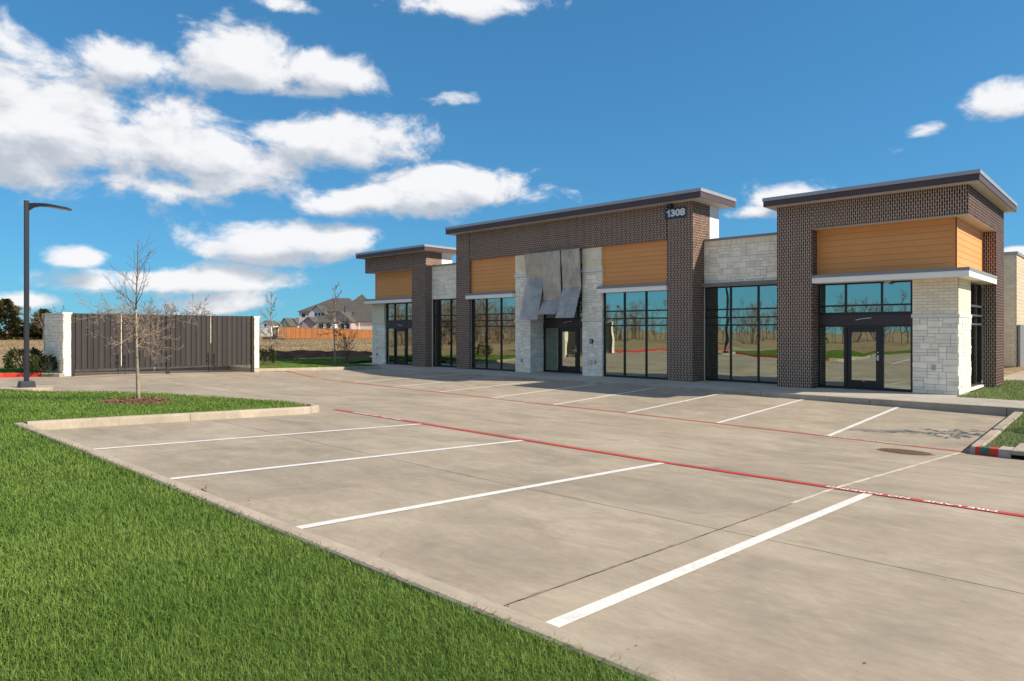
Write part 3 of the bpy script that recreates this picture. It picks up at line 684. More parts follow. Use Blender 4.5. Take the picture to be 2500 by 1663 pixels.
def cream_bricks(face, o, Wd, z0, z1, pl=0.302, ph=0.1016, j=0.010):
    n = max(1, round((z1 - z0) / ph)); ph = (z1 - z0) / n
    for r in range(n):
        u = -(pl / 2 if r % 2 else 0)
        while u < Wd - 0.01:
            a, b = max(u, 0), min(u + pl - j, Wd)
            if b - a > 0.02: bank_cream.add(pos(face, o, (a + b) / 2, z0 + (r + .5) * ph), b - a, ph - j, 0.02, face)
            u += pl
def soldier(face, o, Wd, z0, z1, pw=0.1016, j=0.010):
    n = round(Wd / pw); pw = Wd / n
    for i in range(n): bank_cream.add(pos(face, o, (i + .5) * pw, (z0 + z1) / 2), pw - j, z1 - z0, 0.02, face)
def stones(bank, face, o, Wd, z0, z1, j=0.011, uw=0.105, uh=0.103, rough=1.0, rr=None):
    rr = rr or rs
    nx_, nz_ = max(1, round(Wd / uw)), max(1, round((z1 - z0) / uh)); uw, uh = Wd / nx_, (z1 - z0) / nz_
    g = [[False] * nx_ for _ in range(nz_)]
    for r in range(nz_):
        for c in range(nx_):
            if g[r][c]: continue
            hgt = rr.choice([1, 1, 1, 2, 2, 2]); wid = rr.choice([2, 3, 3, 4, 4, 5]) if hgt < 3 else rr.choice([2, 3, 4])
            hgt = min(hgt, nz_ - r); ww = 0
            while ww < wid and c + ww < nx_ and not g[r][c + ww]: ww += 1
            if nx_ - (c + ww) == 1 and not g[r][nx_ - 1]: ww += 1
            hh = 1
            while hh < hgt and not any(g[r + hh][c:c + ww]): hh += 1
            for a in range(hh):
                for b in range(ww): g[r + a][c + b] = True
            p = pos(face, o, (c + ww / 2) * uw, z0 + (r + hh / 2) * uh); e = rr.uniform(0, 0.014) * rough
            p = (p[0], p[1] - e, p[2]) if face == 'F' else (p[0] + e, p[1], p[2])
            bank.add(p, ww * uw - j, hh * uh - j, 0.035, face)

T13_BAND, T13_TOP = 3.63, 4.60
T2_BAND, T2_TOP = 3.77, 5.33
Z0 = -2.12
YB = 25.0; CORE = 0.004     # mortar sits this far behind the brick faces
def core(x0, x1, y0, y1, z0, z1, m='mortar', name='tower_wall'): return part(name, m, B, box(x0, x1, y0, y1, z0, z1))

# right tower
core(-10.10 + CORE, -8.84 - CORE, YB + CORE, 26.6, Z0, T13_TOP)
core(-8.84 - CORE, -4.15 - CORE, YB + CORE, 25.53, T13_BAND + .004, T13_TOP)
core(-4.56, -4.15 - CORE, 25.53, 31.85, T13_BAND + .004, T13_TOP)
core(-4.56, -4.15 - CORE, 30.10 + CORE, 31.85, Z0, T13_BAND + .004)
dark_bricks('F', (-10.10, YB), 1.26, -2.045, T13_TOP)
dark_bricks('F', (-8.84, YB), 4.69, T13_BAND, T13_TOP)
dark_bricks('S', (-8.84, YB), 0.53, 1.97, T13_BAND)
dark_bricks('S', (-8.84, YB), 0.68, -2.045, 1.70)
dark_bricks('S', (-4.15, YB), 6.85, T13_BAND, T13_TOP)
dark_bricks('S', (-4.15, 30.10), 1.75, -2.06, T13_BAND)
dark_bricks('F', (-4.55, 30.10), 0.40, -2.06, T13_BAND)
part('soffit', 'soffit', B, MB().box(-8.84, -4.16, YB + .012, 25.53, T13_BAND - .012, T13_BAND + .003).box(-4.56, -4.16, 25.53, 30.1, T13_BAND - .012, T13_BAND + .003))
core(-10.09, -4.60, 25.60, 31.84, 1.70, T13_TOP - .01, 'stucco_white', 'wall')
# middle tower
core(-27.65 + CORE, -26.58 - CORE, YB + CORE, 26.4, Z0, T2_TOP)
core(-14.68 + CORE, -13.50 - CORE, YB + CORE, 26.45, Z0, T2_TOP)
core(-26.58 - CORE, -14.68 + CORE, YB + CORE, 25.60, T2_BAND + .004, T2_TOP)
core(-27.64, -13.52, 25.6, 27.25, 3.2, T2_TOP - .004, 'stucco_white', 'wall')
part('wall', 'stucco_white', B, box(-13.50 - CORE - 0.3, -13.505, 26.46, 27.27, 3.3, T2_TOP - .01))
dark_bricks('F', (-27.65, YB), 1.07, -2.05, T2_TOP)
dark_bricks('F', (-14.68, YB), 1.18, -2.05, T2_TOP)
dark_bricks('F', (-26.58, YB), 11.90, T2_BAND, T2_TOP)
dark_bricks('S', (-13.50, YB), 0.95, -2.05, T2_TOP)
dark_bricks('S', (-13.50, 25.95), 0.50, 3.76, T2_TOP)
dark_bricks('S', (-26.58, YB), 0.14, -2.05, T2_BAND)
part('control_joint', 'joint', B, MB().box(-23.21, -23.19, YB - .0035, YB + .02, T2_BAND, T2_TOP - .1).box(-18.06, -18.04, YB - .0035, YB + .02, T2_BAND, T2_TOP - .1).box(-26.59, -26.57, YB - .0035, YB + .02, T2_BAND, T2_TOP - .1).box(-14.69, -14.67, YB - .0035, YB + .02, T2_BAND, T2_TOP - .1))
# left tower
core(-31.48 + CORE, -30.22 - CORE, YB + CORE, 26.2, Z0, T13_TOP)
core(-36.17 + CORE, -31.48 + CORE, YB + CORE, 25.53, T13_BAND + .004, T13_TOP)
core(-36.17 + CORE, -35.78, 25.53, 31.85, T13_BAND + .004, T13_TOP)
core(-35.76, -30.24, 25.60, 27.0, 1.70, T13_TOP - .01, 'stucco_white', 'wall')
part('wall', 'stucco_white', B, box(-30.5, -30.225, 26.21, 27.02, 3.3, T13_TOP - .012))
dark_bricks('F', (-31.48, YB), 1.26, -2.05, T13_TOP)
dark_bricks('F', (-36.17, YB), 4.69, T13_BAND, T13_TOP)
dark_bricks('S', (-30.22, YB), 0.45, -2.05, T13_TOP)
dark_bricks('S', (-30.22, 25.45), 0.75, 3.78, T13_TOP)
part('soffit', 'soffit', B, box(-36.16, -31.48, YB + .012, 25.53, T13_BAND - .012, T13_BAND + .003))

# flat oversailing roofs: plum fascia, grey metal cap, pale soffit
def roof(x0, x1, y0, y1, z0, zc, zt):
    r = part('roof', 'fascia', B, box(x0, x1, y0, y1, z0 + .01, zc))
    part('roof_cap', 'fascia_cap', r, MB().box(x0 - .025, x1 + .025, y0 - .025, y1 + .025, zc, zt))
    part('roof_soffit', 'soffit', r, box(x0 + .03, x1 - .03, y0 + .03, y1 - .03, z0, z0 + .012))
roof(-10.42, -3.80, 24.55, 32.2, 4.53, 4.74, 4.86)
roof(-28.0, -12.92, 24.55, 27.62, 5.23, 5.48, 5.61)
roof(-36.5, -29.78, 24.55, 27.55, 4.53, 4.74, 4.86)

# low walls between the towers
def low_wall(x0, x1, y, z_glass):
    part('parapet_wall', 'pale_mortar', B, box(x0, x1, y + .012, y + .6, z_glass, 3.68))
    part('parapet_cap', 'canopy_top', B, box(x0, x1, y - .03, y + .64, 3.68, 3.77))
    stones(bank_stone, 'F', (x0, y), x1 - x0, z_glass, 3.44, uw=0.115, uh=0.12)
    soldier('F', (x0, y), x1 - x0, 3.45, 3.675)
low_wall(-13.50, -10.10, 25.95, 1.80)
low_wall(-30.22, -27.65, 25.45, 1.80)

# pillars of stone below, cream brick above, with cast stone bands
def pillar(x0, x1, y0, y1, ztop, side, bands, base=-2.05):
    part('pillar', 'pale_mortar', B, box(x0 + .01, x1 - .012, y0 + .012, y1, Z0, ztop))
    zs = [base] + [b for bd in bands for b in bd] + [ztop]
    for i in range(0, len(zs), 2):
        a, b = zs[i], zs[i + 1]; brick_part = (i == len(zs) - 2)
        for face, o, wd in (('F', (x0, y0), x1 - x0), ('S', (x1, y0), y1 - y0)):
            if face == 'S' and not side: continue
            if brick_part: cream_bricks(face, o, wd, a, b)
            else: stones(bank_stone, face, o, wd, a, b, rough=1.0 if face == 'F' else 1.8)
    for a, b in bands:
        bevel(part('stone_band', 'cast_stone', B, box(x0 - .03, x1 + .04, y0 - .045, y1 - .002 if side else y0 + .3, a + .003, b - .003)), .012)
pillar(-5.82, -4.52, 25.60, 27.60, 1.69, True, [(0.43, 0.55)])
pillar(-35.90, -34.60, 25.35, 26.6, 1.69, True, [(0.43, 0.55)])
pillar(-23.30, -22.30, 25.05, 26.05, T2_BAND, True, [(0.43, 0.56), (2.66, 2.82)])
pillar(-19.10, -18.00, 25.05, 26.05, T2_BAND, True, [(0.43, 0.56), (2.66, 2.82)])

# orange lap siding
def siding(face, o, Wd, z0, z1, n, trim=True):
    p = part('siding_panel', 'siding', B, (box(o[0], o[0] + Wd, o[1] + .03, o[1] + .09, z0, z1) if face == 'F' else box(o[0] - .09, o[0] - .03, o[1], o[1] + Wd, z0, z1)))
    ph = (z1 - z0) / n; t = 0.09 if trim else 0.0
    for i in range(n):
        a, b = z0 + i * ph + .004, z0 + (i + 1) * ph - .004
        # lapped board: bottom edge proud
        if face == 'F':
            y = o[1]; x0, x1 = o[0] + t, o[0] + Wd - t
            v = [(x0, y, a), (x1, y, a), (x1, y + .006, b), (x0, y + .006, b), (x0, y + .03, a), (x1, y + .03, a), (x1, y + .03, b), (x0, y + .03, b)]
        else:
            x = o[0]; y0, y1 = o[1] + t, o[1] + Wd - .01
            v = [(x, y0, a), (x, y1, a), (x - .006, y1, b), (x - .006, y0, b), (x - .03, y0, a), (x - .03, y1, a), (x - .03, y1, b), (x - .03, y0, b)]
        part('board', 'siding', p, MB().add(v, [(0, 1, 2, 3), (1, 0, 4, 5), (2, 1, 5, 6), (3, 2, 6, 7), (0, 3, 7, 4)]))
    if trim:
        for k in (0, 1):
            if face == 'F': x = o[0] + (Wd - t) * k; part('corner_trim', 'siding', p, box(x, x + t - .004 * (1 - k), o[1] - .01, o[1] + .03, z0, z1))
            elif k == 0: part('corner_trim', 'siding', p, box(o[0] - .03, o[0] + .01, o[1] - .01, o[1] + t - .004, z0, z1))
siding('F', (-8.84, 25.50), 4.29, 1.97, T13_BAND - .012, 8)
siding('S', (-4.55, 25.50), 4.60, 1.97, T13_BAND - .012, 8)
siding('F', (-26.58, 25.14), 3.28, 2.0, T2_BAND, 9)
siding('F', (-18.00, 25.14), 3.32, 2.0, T2_BAND, 9)
siding('F', (-35.78, 25.50), 4.30, 1.97, T13_BAND - .012, 8)

# slim white canopies with a grey top edge
def canopy(pts, z0=1.69, z1=1.975):
    """pts: plan outline"""
    c = part('canopy', 'canopy_white', B, MB().prism(pts, z0, z1 - .10)); cx = sum(p[0] for p in pts) / len(pts); cy = sum(p[1] for p in pts) / len(pts)
    part('canopy_edge', 'canopy_top', c, MB().prism([(x + (.015 if x > cx else -.015), y + (.0 if y > cy else -.015)) for x, y in pts], z1 - .10, z1))
canopy([(-8.835, YB - .03), (-4.13, YB - .03), (-4.13, 30.08), (-4.60, 30.08), (-4.60, 25.62), (-8.835, 25.62)])
canopy([(-26.75, 24.86), (-23.32, 24.86), (-23.32, 25.3), (-26.57, 25.3), (-26.57, 24.995), (-26.75, 24.995)])
canopy([(-18.12, 24.86), (-14.64, 24.86), (-14.64, 24.995), (-14.70, 24.995), (-14.70, 25.3), (-17.99, 25.3), (-17.99, 25.035), (-18.12, 25.035)])
canopy([(-36.15, YB - .08), (-31.45, YB - .08), (-31.45, YB - .005), (-31.50, YB - .005), (-31.50, 25.55), (-36.15, 25.55)])

# glazing: black frames, each pane its own piece of coated glass
def glazing(x0, x1, y, z0, z1, vx, hz, name='window', bar=0.055, door=None):
    """front glazing in plane y; vx / hz inner mullion positions"""
    mb = MB(); d0, d1 = y - .06, y + .06
    mb.box(x0, x0 + bar, d0, d1, z0, z1).box(x1 - bar, x1, d0, d1, z0, z1)
    mb.box(x0 + bar, x1 - bar, d0, d1, z1 - bar, z1).box(x0 + bar, x1 - bar, d0, d1, z0, z0 + .09)
    cols = [x0 + bar] + [e for v in vx for e in (v - bar / 2, v + bar / 2)] + [x1 - bar]
    for v in vx: mb.box(v - bar / 2, v + bar / 2, d0, d1, z0 + .09, z1 - bar)
    rows = [z0 + .09] + [e for h in hz for e in (h - bar / 2, h + bar / 2)] + [z1 - bar]
    for k in range(0, len(cols), 2):
        for h in hz: mb.box(cols[k], cols[k + 1], d0 - .012, d1, h - bar / 2, h + bar / 2)
    w = part(name, 'black_frame', B, mb)
    for k in range(0, len(cols), 2):
        for r in range(0, len(rows), 2):
            p = part('pane', 'glass', w, box(cols[k] - .01, cols[k + 1] + .01, y - .004, y + .004, rows[r] - .01, rows[r + 1] + .01))
            p.rotation_euler = (0, 0, 0)
    return w
HZ = [0.235, 0.54, 0.87]
glazing(-26.58, -23.32, 25.22, -2.045, 1.80, [-25.50, -24.42], HZ)
glazing(-17.99, -14.69, 25.22, -2.045, 1.80, [-16.89, -15.79], HZ)
glazing(-13.49, -10.11, 26.10, -2.045, 1.80, [-12.40, -11.26], HZ)
glazing(-30.21, -27.66, 25.60, -2.045, 1.80, [-29.76, -28.7], HZ)
# side window of the right tower (faces +x)
def side_glazing(x, y0, y1, z0, z1, vy, hz):
    bar = .06; mb = MB().box(x - .06, x + .06, y0, y0 + bar, z0, z1).box(x - .06, x + .06, y1 - bar, y1, z0, z1).box(x - .06, x + .06, y0 + bar, y1 - bar, z1 - bar, z1).box(x - .06, x + .06, y0 + bar, y1 - bar, z0, z0 + .09)
    for v in vy: mb.box(x - .06, x + .06, v - .03, v + .03, z0 + .09, z1 - bar)
    w = part('window', 'black_frame', B, mb)
    hb = MB()
    for h in hz: hb.box(x + .062, x + .12, y0, y1, h - .035, h + .035)
    part('cross_bar', 'bar_steel', w, hb)
    cols = [y0 + bar] + [e for v in vy for e in (v - .03, v + .03)] + [y1 - bar]; rows = [z0 + .09] + list(hz) + [z1 - bar]
    for k in range(0, len(cols), 2):
        for r in range(len(rows) - 1): part('pane', 'glass', w, box(x - .004, x + .004, cols[k] - .01, cols[k + 1] + .01, rows[r], rows[r + 1] - .002))
    part('window_sill', 'cast_stone', w, box(x - .1, x + .16, y0, y1, z0 - .08, z0 - .003))
side_glazing(-4.66, 27.61, 30.09, -1.96, 1.69, [28.85], HZ)
# shop entrances: door leaf with rails, sidelights, bronze header, transom lights
def entrance(x0, x1, y, d0, d1, tz, tvx, hinge_right=True, wire=None):
    hd = part('door_header', 'header_bronze', B, box(x0 + .002, x1 - .002, y - .09, y + .07, 0.20, 0.56))
    glazing(x0, x1, y, 0.562, tz, tvx, [0.89])
    for a, b in ((x0, d0), (d1, x1)):
        if b - a > 0.15: glazing(a, b, y, -2.045, 0.198, [], [])
    fr = MB().box(d0, d0 + .05, y - .07, y + .06, -2.045, 0.198).box(d1 - .05, d1, y - .07, y + .06, -2.045, 0.198).box(d0 + .05, d1 - .05, y - .07, y + .06, 0.10, 0.198)
    part('door_frame', 'black_frame', B, fr)
    a, b = d0 + .055, d1 - .055
    lf = MB().box(a, a + .13, y - .03, y + .02, -2.03, 0.095).box(b - .13, b, y - .03, y + .02, -2.03, 0.095).box(a + .13, b - .13, y - .03, y + .02, -0.04, 0.095).box(a + .13, b - .13, y - .03, y + .02, -2.03, -1.72)
    dr = part('door', 'black_frame', B, lf)
    part('pane', 'glass', dr, box(a + .12, b - .12, y - .009, y - .001, -1.73, -0.03))
    hx = b - .065
    part('handle', 'steel', dr, MB().box(hx - .03, hx + .03, y - .045, y - .031, -1.02, -0.84).box(hx - .012, hx + .012, y - .09, y - .046, -0.96, -0.93).box(hx - .15, hx + .012, y - .105, y - .09, -0.965, -0.925).tube([(hx, y - .031, -0.74), (hx, y - .055, -0.74)], [.025, .025], 8))
    part('lock_plate', 'steel', dr, box((a + b) / 2 - .035, (a + b) / 2 + .035, y - .036, y - .031, -1.755, -1.735))
    if wire: part('loose_cable', 'sign_white', hd, MB().tube([(d0 + (d1 - d0) * .3 + t_ * .5, y - .10 - .02 * math.sin(t_ * 3), 0.38 + wire * t_ * (1 - .45 * t_)) for t_ in np.linspace(0, 1, 7)], [.011] * 7, 5))
entrance(-8.84, -5.83, 25.70, -7.92, -6.76, 1.69, [-7.92, -6.76], wire=0.12)
entrance(-22.29, -19.11, 26.12, -21.32, -20.14, 1.62, [-21.32, -20.14], wire=0.16)
entrance(-34.59, -31.49, 25.52, -33.75, -32.62, 1.69, [-33.75, -32.62], wire=-0.1)
# brick above the middle entrance, behind the screens
core(-22.30, -19.10, 26.0 + CORE, 26.3, 1.62, T2_BAND + .5)
dark_bricks('F', (-22.30, 26.0), 3.2, 1.63, T2_BAND + .1)

# body of the building behind the shop fronts
part('wall', 'stucco_white', B, box(-35.7, -7.2, 34.0, 46.0, Z0, 3.3))
part('roof_deck', 'canopy_top', B, box(-35.75, -4.75, 27.3, 33.0, 1.95, 3.1))
part('interior_wall', 'interior', B, MB().box(-35.7, -35.6, 26.7, 34, Z0, 1.95).box(-29.0, -28.9, 27.3, 34, Z0, 1.95).box(-11.8, -11.7, 27.3, 34, Z0, 1.95).box(-35.6, -4.8, 33.85, 33.98, Z0, 1.95))
part('interior_floor', 'interior_floor', B, box(-35.6, -4.75, 26.4, 33.85, -2.3, -2.03))
part('ceiling', 'interior', B, box(-35.6, -4.75, 25.7, 33.85, 1.82, 1.94))

# small fittings
def wall_box(name, m, x, y, z, w, h, d, m2=None):
    o = bevel(part(name, m, B, box(x - w / 2, x + w / 2, y - d, y + .02, z - h / 2, z + h / 2)), .01)
    if m2: part('cover', m2, o, box(x - w * .28, x + w * .28, y - d - .012, y - d, z - h * .3, z + h * .3))
wall_box('socket_box', 'box_grey', -5.21, 25.585, -1.19, .10, .16, .06, 'steel')
wall_box('socket_box', 'box_grey', -22.85, 25.035, -1.45, .10, .15, .05, 'steel')
wall_box('socket_box', 'box_grey', -18.35, 25.035, -1.40, .10, .15, .05, 'steel')
wall_box('hose_box', 'box_cream', -18.62, 25.035, -1.43, .17, .22, .05, 'cast_stone')
wall_box('card_reader', 'black_frame', -18.55, 25.035, -0.47, .17, .20, .06, 'box_grey')
wall_box('socket_box', 'box_grey', -35.35, 25.335, -1.45, .11, .15, .05, 'steel')
fl = part('floodlight', 'black_frame', B, MB().box(-14.55, -14.36, 24.78, 24.95, 5.05, 5.19).box(-14.48, -14.42, 24.9, 25.0, 5.14, 5.23))
part('junction_stub', 'box_cream', B, MB().tube([(-6.62, 25.5, 1.66), (-6.55, 25.42, 1.63), (-6.42, 25.4, 1.66)], [.03, .035, .02], 6))

# bent perforated screen panels hung over the middle entrance
def screen(x0, x1, prof, zcross):
    up = MB(); t = .006
    a, b, c = prof     # (y,z) top, bend, end
    def sheet(p, q):
        v = [(x0, p[0], p[1]), (x1, p[0], p[1]), (x1, q[0], q[1]), (x0, q[0], q[1])]
        w = [(x, y + t, z) for x, y, z in v]
        return MB().add(v + w, [(3, 2, 1, 0), (4, 5, 6, 7), (0, 1, 5, 4), (1, 2, 6, 5), (2, 3, 7, 6), (3, 0, 4, 7)])
    o = part('screen_panel', 'screen_upper', B, sheet(a, b))
    part('screen_flap', 'screen_flap', o, sheet((b[0], b[1] - .005), c))
    fr = MB()
    for x in (x0 + .18, x1 - .14):
        fr.tube([(x, a[0] + .05, a[1] - .15), (x, b[0] + .05, b[1])], [.022, .022], 4).tube([(x, b[0] + .05, b[1]), (x, c[0] + .06, c[1] + .05)], [.022, .022], 4)
    for f_ in zcross:
        y = b[0] + (c[0] - b[0]) * f_ + .07; z = b[1] + (c[1] - b[1]) * f_; fr.box(x0 + .12, x1 - .05, y, y + .03, z - .02, z + .02)
    fr.box(x0 + .1, x1 - .1, a[0] + .03, a[0] + .3, a[1] - .06, a[1] - .02)
    part('screen_frame', 'post_bronze', o, fr)
screen(-22.42, -21.27, ((24.72, 3.75), (24.93, 2.57), (24.39, 0.54)), (0.3, 0.55, 0.86))
screen(-21.25, -20.15, ((24.70, 3.75), (24.82, 1.455), (24.38, 0.775)), (0.5,))
screen(-20.08, -19.00, ((24.70, 3.76), (24.84, 2.00), (24.30, 0.595)), (0.25, 0.6))

bank_brick.finish(); bank_cream.finish(); bank_stone.finish()

# street number
sg = empty('address_sign', (-14.25, 24.99, 4.85), 'navy sign with white street number 1308 high on the dark brick tower', 'sign')
part('sign_plate', 'sign_navy', sg, box(-14.74, -13.77, 24.955, 24.992, 4.635, 5.045))
me = text_mesh('308', 0.40, 0.02, 1.0)
co = np.empty(len(me.vertices) * 3); me.vertices.foreach_get('co', co); co = co.reshape(-1, 3)
lo, hi = co.min(0), co.max(0); s_ = 0.66 / (hi[0] - lo[0]); s2 = 0.30 / (hi[1] - lo[1])
me.vertices.foreach_set('co', np.stack([(co[:, 0] - lo[0]) * s_ - 0.225, co[:, 0] * 0 - 0.039, (co[:, 1] - lo[1]) * s2 - 0.16], -1).reshape(-1).astype(np.float32)); me.update()
link('numerals', me, sg, 'sign_white')
one = [(-0.335, -0.157), (-0.268, -0.157), (-0.268, 0.14), (-0.325, 0.14), (-0.345, 0.10), (-0.385, 0.075), (-0.425, 0.062), (-0.425, 0.008), (-0.375, 0.026), (-0.335, 0.052)]
MB().add([(x, -0.0392, z) for x, z in one], [tuple(range(10))]).build('numerals', 'sign_white', sg)

# ------------------------------------------------------------------ neighbouring cream building at the far right
nb = empty('cream_building', (-3, 48, -2.1), 'cream block building with grey lower panel at the far right edge', 'building')
part('wall', 'pale_mortar', nb, box(-12, -5.68, 48.02, 70, -2.3, 4.35)); part('roof_edge', 'canopy_top', nb, box(-12.1, -5.6, 47.9, 70.1, 4.35, 4.52))
mat('block_cream', (0.52, 0.45, 0.34), 0.85, 0.06, 4, piece=0.07)
bk = Bank('block', 'blockwork', 'block_cream', nb, lim=160)
nb_rows = 30
for r in range(nb_rows):
    ph = 6.35 / nb_rows; z = -2.0 + (r + .5) * ph
    for i in range(8): 
        u = i * .42 - (.21 if r % 2 else 0); a, b = max(u, 0), min(u + .41, 3.2)
        if b > a: bk.add((-5.67 - 3.2 + (a + b) / 2, 48.0, z), b - a, ph - .012, .03, 'F')
    for i in range(12):
        u = i * .42 - (.21 if r % 2 else 0); a, b = max(u, 0), min(u + .41, 5.0)
        if b > a: bk.add((-5.66, 48.0 + (a + b) / 2, z), b - a, ph - .012, .03, 'S')
bk.finish()
part('lower_panel', 'grey_panel', nb, box(-5.62, -5.5, 48.05, 60, -2.05, 0.35))
tag(box(-5.0, 14, 35.0, 47.5, -2.6, -2.10).build('rear_drive', 'concrete'), 'sunlit concrete drive behind the right tower', None, None, 'structure')
tag(box(-8.0, 14, 47.5, 72, -2.7, -2.2).build('rear_drive', 'concrete'), 'concrete drive beside the cream building', None, None, 'structure')

# ------------------------------------------------------------------ gated enclosure
ENC = empty('dumpster_enclosure', (-30.0, 11.0, -1.75), 'pale stone enclosure with four dark brown slatted metal gates', 'enclosure')
ENB = Bank('stone', 'stonework', 'limestone', ENC, chamfer=0.03)
def enc_wall(x0, x1, y0, y1, zt, faces):
    part('stone_wall', 'pale_mortar', ENC, box(x0 + .012, x1 - .012, y0 + .012, y1, -2.3, zt))
    for f_ in faces:
        o, wd = ((x0, y0), x1 - x0) if f_ == 'F' else ((x1, y0), y1 - y0)
        stones(ENB, f_, o, wd, -1.72, zt, uw=0.12 if f_ == 'F' else 0.125, uh=0.115, rough=1.5, rr=random.Random(5))
    part('wall_cap', 'cast_stone', ENC, box(x0 - .03, x1 + .03, y0 - .03, y1 + .03, zt, zt + .07))
enc_wall(-32.6, -29.95, 7.18, 7.44, 0.63, 'FS')
enc_wall(-32.6, -29.95, 14.68, 14.92, 0.60, 'FS')
enc_wall(-32.86, -32.6, 7.18, 14.92, 0.63, 'S')
ENB.finish()
for y in (7.50, 10.95, 14.62):
    part('post', 'post_bronze', ENC, box(-30.06, -29.94, y - .06, y + .06, -2.0, 0.68))
def gate(y0, y1, zb, zt, latch_at):
    fr = MB().box(-30.06, -30.01, y0, y0 + .05, zb, zt).box(-30.06, -30.01, y1 - .05, y1, zb, zt)
    for z in (zb + .05, (zb + zt) / 2, zt - .15): fr.box(-30.06, -30.01, y0 + .05, y1 - .05, z, z + .06)
    fr.box(-30.010, -30.006, y0 + .01, y1 - .01, zb, zt)
    g_ = part('gate', 'post_bronze', ENC, fr)
    n = 8; pw = (y1 - y0) / n
    for i in range(n):
        a, b = y0 + i * pw + .012, y0 + (i + 1) * pw - .012
        x = -30.005
        # ribbed panel: raised middle with bent edges
        pts = [(x, a), (x + .022, a + .018), (x + .022, b - .03), (x, b - .012), (x, b)]
        pr = MB().prism([(p[0], p[1]) for p in pts] + [(x - .004, b), (x - .004, a)], zb - .01, zt + .01)
        part('slat', 'gate_bronze', g_, pr)
    yl = latch_at
    part('drop_bolt', 'lamp_metal', g_, MB().tube([(-29.965, yl, zb + .55), (-29.965, yl, -1.76)], [.012, .012], 6).box(-29.985, -29.945, yl - .05, yl + .05, zb + .18, zb + .24).box(-29.985, -29.945, yl - .04, yl + .04, zb + .42, zb + .47))
    hy = y0 if abs(latch_at - y1) < abs(latch_at - y0) else y1
    part('hinge', 'lamp_metal', g_, MB().box(-30.03, -29.96, hy - .05, hy + .05, zb + .25, zb + .33).box(-30.03, -29.96, hy - .05, hy + .05, zt - .35, zt - .27))
gate(7.575, 9.175, -1.46, 0.66, 9.06)
gate(9.215, 10.875, -1.48, 0.66, 9.31)
gate(11.025, 12.725, -1.50, 0.66, 12.62)
gate(12.765, 14.545, -1.53, 0.66, 12.87)

# ------------------------------------------------------------------ lamp post
lx, ly, lz0 = -22.95, 4.62, -1.60
LP = empty('street_lamp', (lx, ly, lz0), 'black square lamp post with one curved arm beside the lawn', 'street lamp')
ca, sa = math.cos(PHI), math.sin(PHI)          # arm points along the drive
part('pad', 'kerb_concrete', LP, MB().prism([(lx + .62 * math.cos(a), ly + .62 * math.sin(a)) for a in np.linspace(0, 2 * math.pi, 20)[:-1]], lz0 - .2, lz0 + .03))
bevel(part('base_cover', 'lamp_metal', LP, MB().add([(lx + sx * w, ly + sy * w, z) for z, w in ((lz0 + .03, .19), (lz0 + .2, .165)) for sx, sy in ((-1, -1), (1, -1), (1, 1), (-1, 1))], [(3, 2, 1, 0), (4, 5, 6, 7), (0, 1, 5, 4), (1, 2, 6, 5), (2, 3, 7, 6), (3, 0, 4, 7)])), .015)
bevel(part('pole', 'lamp_metal', LP, box(lx - .056, lx + .056, ly - .056, ly + .056, lz0 + .2, 3.62)), .012)
part('pole_cap', 'lamp_metal', LP, box(lx - .06, lx + .06, ly - .06, ly + .06, 3.62, 3.64))
part('hand_hole_cover', 'lamp_metal', LP, MB().box(lx + .056, lx + .064, ly - .045, ly + .045, lz0 + .55, lz0 + .75).box(lx - .04, lx + .045, ly - .065, ly - .0565, lz0 + .55, lz0 + .75))
def lamp_pt(u, side, z): return (lx + ux_ * u - uy_ * side, ly + uy_ * u + ux_ * side, z)
ux_, uy_ = 0.35, 0.937
prof = [(0.06, .05, 3.47, .20), (0.16, .055, 3.52, .13), (0.32, .07, 3.55, .085), (0.5, .13, 3.55, .07), (0.75, .17, 3.514, .065), (0.98, .16, 3.485, .05), (1.07, .08, 3.468, .03)]
v = []; f = []
for i, (u, w, z, th) in enumerate(prof):
    v += [lamp_pt(u, -w, z - th / 2), lamp_pt(u, w, z - th / 2), lamp_pt(u, w * .8, z + th / 2), lamp_pt(u, -w * .8, z + th / 2)]
    if i:
        for k in range(4): f.append(((i - 1) * 4 + k, (i - 1) * 4 + (k + 1) % 4, i * 4 + (k + 1) % 4, i * 4 + k))
f += [(3, 2, 1, 0), tuple(len(v) - 4 + k for k in range(4))]
part('lamp_head', 'lamp_metal', LP, MB().add(v, f))
part('lens', 'lamp_lens', LP, MB().add([lamp_pt(0.52, -.07, 3.508), lamp_pt(0.95, -.08, 3.456), lamp_pt(0.95, .08, 3.456), lamp_pt(0.52, .07, 3.508)], [(0, 1, 2, 3)]).add([lamp_pt(0.52, -.07, 3.514), lamp_pt(0.95, -.08, 3.462), lamp_pt(0.95, .08, 3.462), lamp_pt(0.52, .07, 3.514)], [(3, 2, 1, 0)]))

